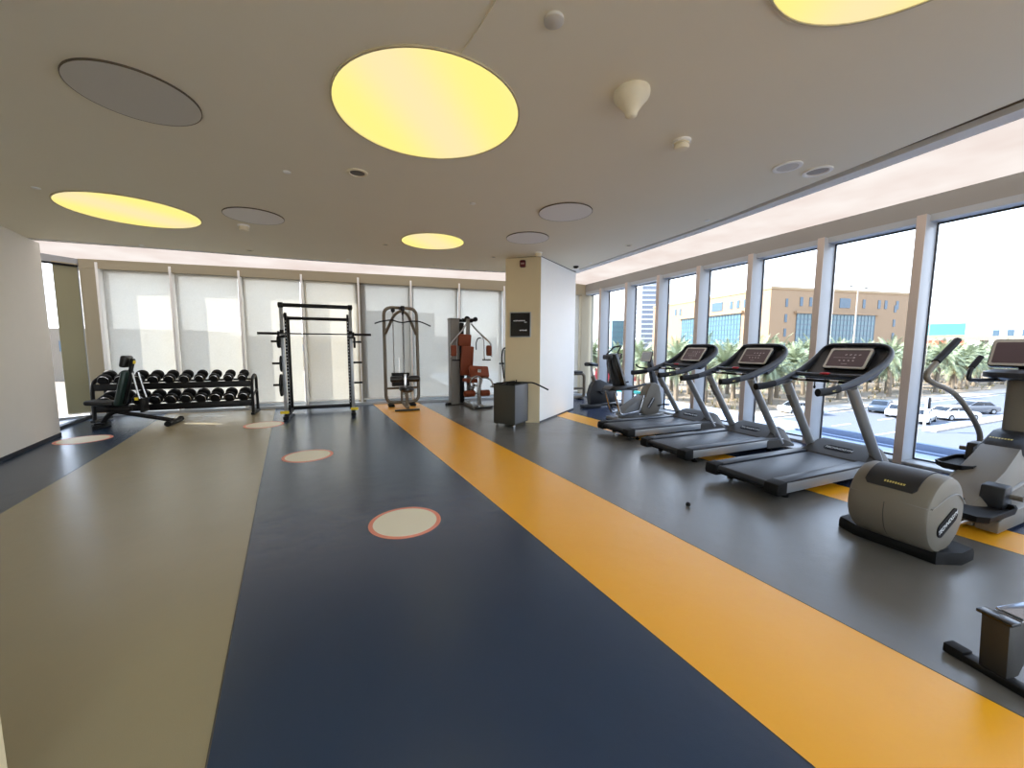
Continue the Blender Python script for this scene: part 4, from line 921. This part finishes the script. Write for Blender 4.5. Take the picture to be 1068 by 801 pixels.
b = B(); b.prism(rrect(.11, .13, .02), 'z', 0, .05, .012); b.tf(F); b.build('housing', M_DRED, t)
b = B(); b.prism(rrect(.07, .03, .006), 'z', .048, .054); b.tf(F); b.build('lens', mat('strobe_lens', (170, 140, 138), .2), t)
# ---------------- multi-gym
def multigym():
    t = thing('multi_gym', 'multi-gym with rust brown pads, arms and grey weight tower', 'multi-gym', (2.80, 9.2, 0), 0)
    b = B(); b.prism(rrect(.23, .34, .03), 'z', .02, 2.20); b.tf(Matrix.Translation((-.29, .55, 0))); b.box((-.29, .55, 2.20), (.25, .36, .03), bev=.01); b.build('weight_tower', M_GREY2, t)
    b = B(); b.box((-.12, .50, 1.08), (.10, .28, 2.05), bev=.01); b.build('weight_stack', M_BLK, t)
    b = B(); b.box((.02, .58, 2.17), (.36, .12, .08), bev=.02); b.cyl((-.10, .40, 2.18), (.26, .40, 2.18), .04, 12); b.cyl((.10, .25, 2.15), (.10, .6, 2.15), .05, 12); b.lathe([(.075, -.02), (.075, .02)], (.02, .38, 2.2), 'y', 16); b.lathe([(.06, -.02), (.06, .02)], (.24, .38, 2.2), 'y', 16); b.build('pulley_head', M_BLK, t)
    b = B(); b.box((.02, .30, 1.2), (.09, .06, 2.0), bev=.01); b.box((-.05, .0, .05), (.10, 1.0, .07), bev=.015); b.box((.15, -.25, .05), (.10, .5, .07), bev=.015); b.box((-.15, .60, .03), (.60, .10, .06), bev=.015); b.build('main_frame', M_GREY2, t)
    for (x, y, z, w, h, tl) in [(-.10, .20, 1.66, .33, .30, .0), (-.05, .18, 1.14, .32, .74, -.02)]:
        b = B(); b.box((0, 0, 0), (w, .08, h), bev=.025); b.tf(Matrix.Translation((x+.0, y, z)) @ Euler((.05, 0.05, 0)).to_matrix().to_4x4()); b.build('back_pad', M_RUST, t)
    b = B(); b.box((0, -.02, 0), (.34, .44, .09), bev=.03); b.tf(Matrix.Translation((.0, .02, .66))); b.build('seat', M_RUST, t)
    b = B(); b.box((.0, .03, .50), (.08, .3, .28), bev=.01); b.cyl((.03, -.3, .55), (.03, .15, .55), .03, 10); b.build('seat_post', M_STEEL, t)
    b = B(); b.box((0, 0, 0), (.50, .13, .30), bev=.04); b.tf(Matrix.Translation((.14, -.20, .88)) @ Euler((-.55, .06, 0)).to_matrix().to_4x4()); b.build('curl_pad', M_RUST, t)
    b = B(); b.box((.13, -.24, .50), (.09, .08, .90), bev=.012); b.box((.10, -.26, .05), (.10, .40, .06), bev=.01); b.build('curl_post', M_STEEL, t)
    for (x0, x1) in ((-.26, .02), (.16, .40)):
        B().lathe([(.05, x0), (.078, x0+.02), (.078, x1-.02), (.05, x1)], (0, -.26, .36), 'x', 18).build('leg_roller', M_RUST, t)
    b = B(); b.cyl((-.2, -.26, .36), (.35, -.26, .36), .02, 8); b.tube(fil([(.0, -.28, .50), (-.13, -.30, .56), (-.08, -.32, .74), (.06, -.3, .80), (.20, -.3, .72), (.14, -.28, .50)], .06), .020, 8); b.build('leg_lever', M_CHROME, t)
    b = B(); b.tube(fil([(.12, -.24, .74), (.30, -.28, .74), (.42, -.32, .68), (.46, -.34, .55)], .05), .018, 8); b.lathe([(.07, .50), (.085, .52), (.03, .56)], (.46, -.34, 0), seg=14); b.build('curl_handle', M_CHROME, t)
    b = B(); b.box((.15, -.46, .03), (.42, .10, .04), bev=.01); b.box((.28, -.40, .03), (.30, .08, .035), bev=.01); b.build('foot_plate', M_BLK, t)
    # butterfly arms
    for s in (-1, 1):
        ox = .04
        X = lambda v: ox+s*v
        b = B(); b.tube(fil([(X(.06), .30, 2.08), (X(.20), .22, 1.90), (X(.48), .10, 1.62), (X(.53), .08, 1.54), (X(.53), .08, 1.24)], .06), .020, 8)
        b.tube(fil([(X(.10), .28, 2.02), (X(.33), .18, 1.75), (X(.36), .15, 1.64), (X(.36), .14, 1.17), (X(.46), .08, 1.16)], .05), .013, 8); o = b.build('press_arm', M_CHROME, t)
        b = B(); b.box((X(.46), .07, 1.40), (.14, .10, .27), bev=.035); b.build('arm_pad', M_RUST, o)
        b = B(); b.cyl((X(.30), .12, 1.165), (X(.50), .04, 1.165), .018, 10); b.build('hand_grip', M_BLKM, o)
    b = B(); b.tube(fil([(.30, .12, 1.72), (.22, .12, 1.71), (.17, .1, 1.60), (.17, .1, 1.42)], .04), .014, 8); b.build('row_handle', M_BLK, t)
    b = B(); b.cyl((-.52, .42, .03), (-.30, .50, .03), .03, 8); b.lathe([(.04, 0), (.045, .03), (.03, .06)], (-.52, .42, 0), seg=12); b.build('stabiliser_foot', M_BLKM, t)
    return t
multigym()
# ---------------- lat pulldown
def lat():
    t = thing('lat_pulldown', 'lat pulldown machine with rounded tube frame standing on the yellow strip', 'pulldown machine', (1.20, 9.9, 0), 0)
    b = B(); b.tube(fil([(-.38, 0, .10), (.42, 0, .10), (.40, 0, 2.44), (-.38, 0, 2.44)], .20, 7, closed=True), .040, 12, closed=True)
    b.cyl((-.37, 0, .46), (.40, 0, .46), .030, 10); b.cyl((.0, 0, .10), (.0, 0, .46), .030, 10); b.build('main_frame', M_TUBE, t)
    b = B(); b.tube(fil([(-.36, -.02, 1.80), (-.16, -.25, 2.26), (0, -.32, 2.36), (.16, -.25, 2.26), (.38, -.02, 1.80)], [.05, .14, .12, .14, .05], 6), .036, 12); b.build('top_arch', M_TUBE, t)
    b = B(); b.box((.02, -.18, 2.40), (.09, .42, .12), bev=.02); b.lathe([(.07, -.02), (.07, .02)], (.02, -.34, 2.32), 'x', 18); b.lathe([(.05, -.015), (.05, .015)], (-.17, -.05, 2.37), 'y', 16); b.build('pulley_head', M_BLK, t)
    b = B(); b.cyl((.02, -.36, 2.30), (.02, -.36, 2.10), .006, 6); b.cyl((.08, -.02, 2.36), (.08, -.02, .74), .006, 6); b.build('cable', M_DKG, t)
    b = B()
    for x in (-.17, .06): b.cyl((x, .0, 2.36), (x, .0, .50), .014, 8)
    b.cyl((-.05, 0, 1.2), (-.05, 0, .8), .010, 6); b.build('guide_rods', M_STEEL, t)
    b = B()
    for k in range(9): b.box((-.02, .0, .53+k*.037), (.42, .16, .033), bev=.004)
    b.build('weight_stack', M_BLK, t)
    b = B(); b.box((.02, -.45, .09), (.07, .90, .06), bev=.012); b.cyl((.02, -.78, .10), (.02, -.78, .46), .036, 12); b.build('seat_post', M_TUBE, t)
    b = B(); L_ = []
    for z, k in ((.43, .5), (.46, .8), (.49, 1), (.54, 1), (.56, .92)): L_.append([(.02+.17*k*math.cos(2*PI*q/20), -.76+.20*k*math.sin(2*PI*q/20), z) for q in range(20)])
    b.loft(L_); b.build('seat', M_PAD, t)
    for x0, x1 in ((-.32, -.04), (.08, .36)): B().lathe([(.05, x0), (.075, x0+.02), (.075, x1-.02), (.05, x1)], (0, -.55, .73), 'x', 18).build('thigh_roller', M_PAD, t)
    b = B(); b.cyl((-.28, -.55, .73), (.32, -.55, .73), .018, 8); b.box((.02, -.55, .60), (.06, .06, .50), bev=.01); b.box((.02, -.50, .36), (.06, .3, .06), bev=.01); b.build('roller_mount', M_STEEL, t)
    b = B(); b.box((.02, -.80, .022), (.56, .09, .03), bev=.008); b.build('foot_bar', M_DKG, t)
    for x in (-.26, .26): B().box((x, 0, .035), (.14, .30, .05), bev=.01).build('rubber_foot', M_BLKM, t)
    return t
lat()
b = B(); b.tube(spl([(-.62, 0, -.035), (-.50, 0, .01), (-.34, 0, .045), (-.22, 0, .055), (-.10, 0, .02), (.02, 0, .005), (.14, 0, .03), (.28, 0, .045), (.42, 0, .035), (.55, 0, -.01), (.68, 0, -.065)], 4), .016, 10)
latbar = thing('lat_bar', 'wavy black pulldown bar hanging from the lat pulldown machine', 'bar attachment', (1.20, 9.53, 2.06)); b.build('bar', M_BLK, latbar)
B().tube([(.02, 0, .0), (.02, 0, .05)], .012, 8).build('swivel_hook', M_STEEL, latbar)
# ---------------- squat rack with bar and plates
def rack():
    t = thing('squat_rack', 'tall black and silver squat rack with yellow corner tags by the far windows', 'squat rack', (-.575, 8.88, 0), 0)
    for s in (-1, 1):
        x = s*.635
        b = B(); b.box((x, .05, 1.22), (.06, .07, 2.20), bev=.006); b.build('front_upright', M_ALU, t)
        b = B(); b.box((x-s*.055, .16, 1.15), (.045, .06, 2.04), bev=.004); o = b.build('perforated_upright', M_BLK, t)
        b = B()
        for k in range(26): b.box((x-s*.055, .128, .30+k*.068), (.018, .004, .024))
        b.build('hole_strip', M_ALU, o)
        b = B(); b.box((x, .95, 1.08), (.06, .06, 2.06), bev=.006); b.build('rear_upright', M_BLK, t)
        b = B(); b.box((x, .50, .075), (.07, 1.06, .07), bev=.01); b.box((x, .50, 2.12), (.05, .90, .06), bev=.008); b.build('side_beam', M_BLK, t)
        b = B(); b.lathe([(.03, .0), (.05, .015), (.05, .07), (.03, .085)], (x, -.05, 0), seg=14); b.build('rubber_foot', M_BLKM, t)
        b = B(); b.box((x+s*.02, -.005, .155), (.15, .07, .05), bev=.006); b.build('corner_tag', M_YELTAG, t)
        b = B(); b.lathe([(.02, -.05), (.055, -.04), (.055, .04), (.02, .05)], (x-s*.0, .02, 2.31), 'x', 14); b.build('end_cap', M_BLKM, t)
        for z in (1.59, 1.15, .715):
            b = B(); b.cyl((x+s*.02, .05, z), (x+s*.20, .05, z), .022, 10); b.build('plate_peg', M_BLK, t)
        b = B(); b.prism([(x-.05, 1.66), (x+.05, 1.66), (x+.05, 1.72), (x+.03, 1.72), (x-.03, 1.70), (x-.05, 1.70)], 'y', -.02, .04); b.box((x, .0, 1.79), (.07, .03, .06), bev=.006); b.build('bar_hook', M_BLK, t)
    b = B(); b.box((0, .02, 2.31), (1.30, .075, .075), bev=.01); b.build('top_beam', M_BLK, t)
    b = B(); b.cyl((-.62, .28, 2.07), (.62, .28, 2.07), .034, 12); b.build('pull_up_bar', M_BLK, t)
    b = B(); b.box((0, .95, .10), (1.24, .07, .07), bev=.01); b.build('rear_beam', M_BLK, t)
    return t
rack()
t = thing('barbell', 'long barbell racked across the squat rack at shoulder height', 'barbell', (-.58, 8.85, 1.745)); b = B(); b.cyl((-.68, 0, 0), (.68, 0, 0), .0135, 12); b.build('shaft', M_DKG, t)
for s in (-1, 1):
    b = B(); b.cyl((s*.70, 0, 0), (s*1.04, 0, 0), .026, 14); b.lathe([(.026, s*.66), (.05, s*.67), (.05, s*.70), (.026, s*.71)], (0, 0, 0), 'x', 16); b.build('sleeve', M_BLK, t)
def plate(x, z, r, th, label):
    t = thing('weight_plate', label, 'weight plate', (x, 8.93, z), 0, 'plates on the squat rack pegs')
    pr = B().lathe([(.026, -th/2), (r*.45, -th/2), (r*.5, -th*.3), (r*.85, -th*.3), (r*.9, -th/2), (r, -th*.4), (r, th*.4), (r*.9, th/2), (r*.85, th*.3), (r*.5, th*.3), (r*.45, th/2), (.026, th/2)], (0, 0, 0), 'x', 32).build('disc', M_BLKM, t)
    t.location.y = 8.93
for x, z, r, th, l in [(-1.275, 1.585, .125, .05, 'thick small plate on the top left peg of the squat rack'), (-1.255, 1.145, .16, .025, 'medium plate on the middle left peg of the squat rack'), (-1.27, .71, .225, .032, 'largest plate on the bottom left peg of the squat rack'), (.125, 1.585, .12, .045, 'small plate on the top right peg of the squat rack')]:
    plate(x, z-.003, r, th, l)
# ---------------- dumbbell rack
RX0, RX1, RY = -4.52, -1.95, 9.78
t = thing('dumbbell_rack', 'black two-tier dumbbell rack in front of the left far windows', 'dumbbell rack', (0, RY, 0), 0)
for x in (RX0, RX1):
    b = B(); b.tube(fil([(x, .02, .03), (x, .03, .62), (x, .10, .80), (x, .34, .86), (x, .46, .80), (x, .50, .03)], [.05, .12, .10, .10, .08, .05]), (.030, .040), 10); b.box((x, .26, .04), (.07, .62, .05), bev=.01); b.cyl((x, .03, .40), (x, .48, .52), .022, 8); b.build('end_frame', M_BLK, t)
    b = B(); b.box((x+(.032 if x > -3 else -.032), .04, .30), (.004, .05, .22), bev=.001); b.build('frame_label', M_MARK, t)
for z, nm in ((.74, 'upper'), (.32, 'lower')):
    b = B()
    for dy, dz in ((.02, -.035), (.20, .03)):
        b.box(((RX0+RX1)/2, .02+dy+.06, z+dz), (RX1-RX0-.05, .05, .03), rot=(.35, 0, 0), bev=.006)
    b.box(((RX0+RX1)/2, .035, z-.05), (RX1-RX0-.05, .03, .13), bev=.006); b.build('shelf_rails', M_BLK, t)
def dumbbell(r, label):
    t = thing('dumbbell', label, 'dumbbell', (0, 0, 0), 0, 'black round dumbbells on the rack')
    b = B(); b.cyl((0, -.07, 0), (0, .07, 0), .016, 12); b.build('handle', M_CHROME, t)
    for s in (-1, 1):
        b = B(); b.lathe([(r*.3, s*.055), (r*.85, s*.062), (r, s*.085), (r, s*.125), (r*.93, s*.155), (r*.70, s*.172), (r*.35, s*.176), (.004, s*.177)], (0, 0, 0), 'y', 28); h = b.build('head', M_BLKM, t)
        b = B(); b.lathe([(r*.80, s*.1635), (r*.80, s*.169), (r*.73, s*.172), (r*.73, s*.165)], (0, 0, 0), 'y', 28); b.build('ring', M_STEEL, h)
    return t
dproto = {}
ORD = ['first', 'second', 'third', 'fourth', 'fifth', 'sixth', 'seventh', 'eighth', 'ninth', 'tenth']
for ti, (z, nm) in enumerate(((.74, 'upper'), (.32, 'lower'))):
    for k in range(10):
        r = (.108-.002*k) if ti == 0 else (.118-.0010*k)
        x = RX0+.16+(RX1-RX0-.34)*k/9
        o = dumbbell(r, 'black round dumbbell on the %s shelf of the rack, %s from the left' % (nm, ORD[k]))
        o.location = (x, RY+.20, z+.045+r*.80); o.rotation_euler = (.30, 0, .04)
# ---------------- adjustable bench
t = thing('weight_bench', 'black adjustable bench with raised backrest in front of the dumbbell rack', 'weight bench', (-3.13, 9.25, 0), PI-.02)
# local +X runs from the rear bar towards the seat end
b = B(); b.box((0, 0, .045), (.085, .56, .075), bev=.012); b.build('rear_foot_bar', M_BLK, t)
for s in (-1, 1): B().lathe([(.04, -.03), (.052, -.02), (.052, .02), (.04, .03)], (0, s*.28, .05), 'y', 14).build('rubber_cap', M_BLKM, t)
b = B()
for s in (-1, 1): b.tube([(.03, s*.055, .07), (.78, s*.05, .27)], .026, 10)
b.tube(fil([(.66, 0, .25), (.86, 0, .30), (.98, 0, .20), (1.05, 0, .05)], .10), .040, 10); b.box((.80, 0, .33), (.36, .12, .10), bev=.02); b.build('main_frame', M_BLK, t)
b = B(); b.box((1.06, 0, .035), (.09, .40, .06), bev=.012); b.box((1.06, 0, .075), (.14, .18, .04), bev=.01); b.build('front_foot_bar', M_BLK, t)
for y in (-.20, .20): B().lathe([(.035, 0), (.04, .02), (.03, .075)], (1.06, y, 0), seg=12).build('front_foot_cap', M_BLKM, t)
b = B(); b.box((0, 0, 0), (.40, .30, .085), bev=.035, seg=3); b.tf(Matrix.Translation((1.02, 0, .455)) @ Euler((0, -.10, 0)).to_matrix().to_4x4()); b.build('seat', M_PAD, t)
b = B(); b.box((0, 0, 0), (.09, .30, .66), bev=.035, seg=3); b.tf(Matrix.Translation((.70, 0, .72)) @ Euler((0, -.24, 0)).to_matrix().to_4x4() @ Euler((0, 0, 0)).to_matrix().to_4x4()); b.build('backrest', M_GREENPAD, t)
b = B(); b.box((0, 0, 0), (.10, .26, .22), bev=.035, seg=3); b.tf(Matrix.Translation((.635, 0, 1.205)) @ Euler((0, -.20, 0)).to_matrix().to_4x4()); b.build('headrest', M_PAD, t)
b = B(); b.box((0, 0, 0), (.05, .08, .85), bev=.012); b.tf(Matrix.Translation((.625, 0, .84)) @ Euler((0, -.22, 0)).to_matrix().to_4x4()); sp_ = b.build('backrest_spine', M_BLK, t)
b = B(); b.box((.525, .0, 1.19), (.03, .07, .06), bev=.006); b.build('warning_tag', M_YELTAG, sp_)
b = B()
for s in (-1, 1): b.tube([(.52, s*.10, 1.0), (.44, s*.12, .52)], .018, 10)
b.build('support_strut', M_STEEL, t)
b = B(); b.box((.43, 0, .39), (.045, .25, .26), bev=.012); b.build('strut_bracket', M_BLK, t)
b = B(); b.box((.48, .14, .52), (.05, .03, .05), bev=.006); b.build('adjuster_knob', M_YELTAG, t)
# ---------------- small ball on the floor
o = B().lathe([(.022*math.sin(PI*k/10)+1e-4, .022-.022*math.cos(PI*k/10)) for k in range(11)], seg=16).build('rubber_ball', M_BLKM); o.location = (2.91, 2.57, 0); tag(o, 'tiny black ball on the grey floor in front of the treadmills', 'ball')
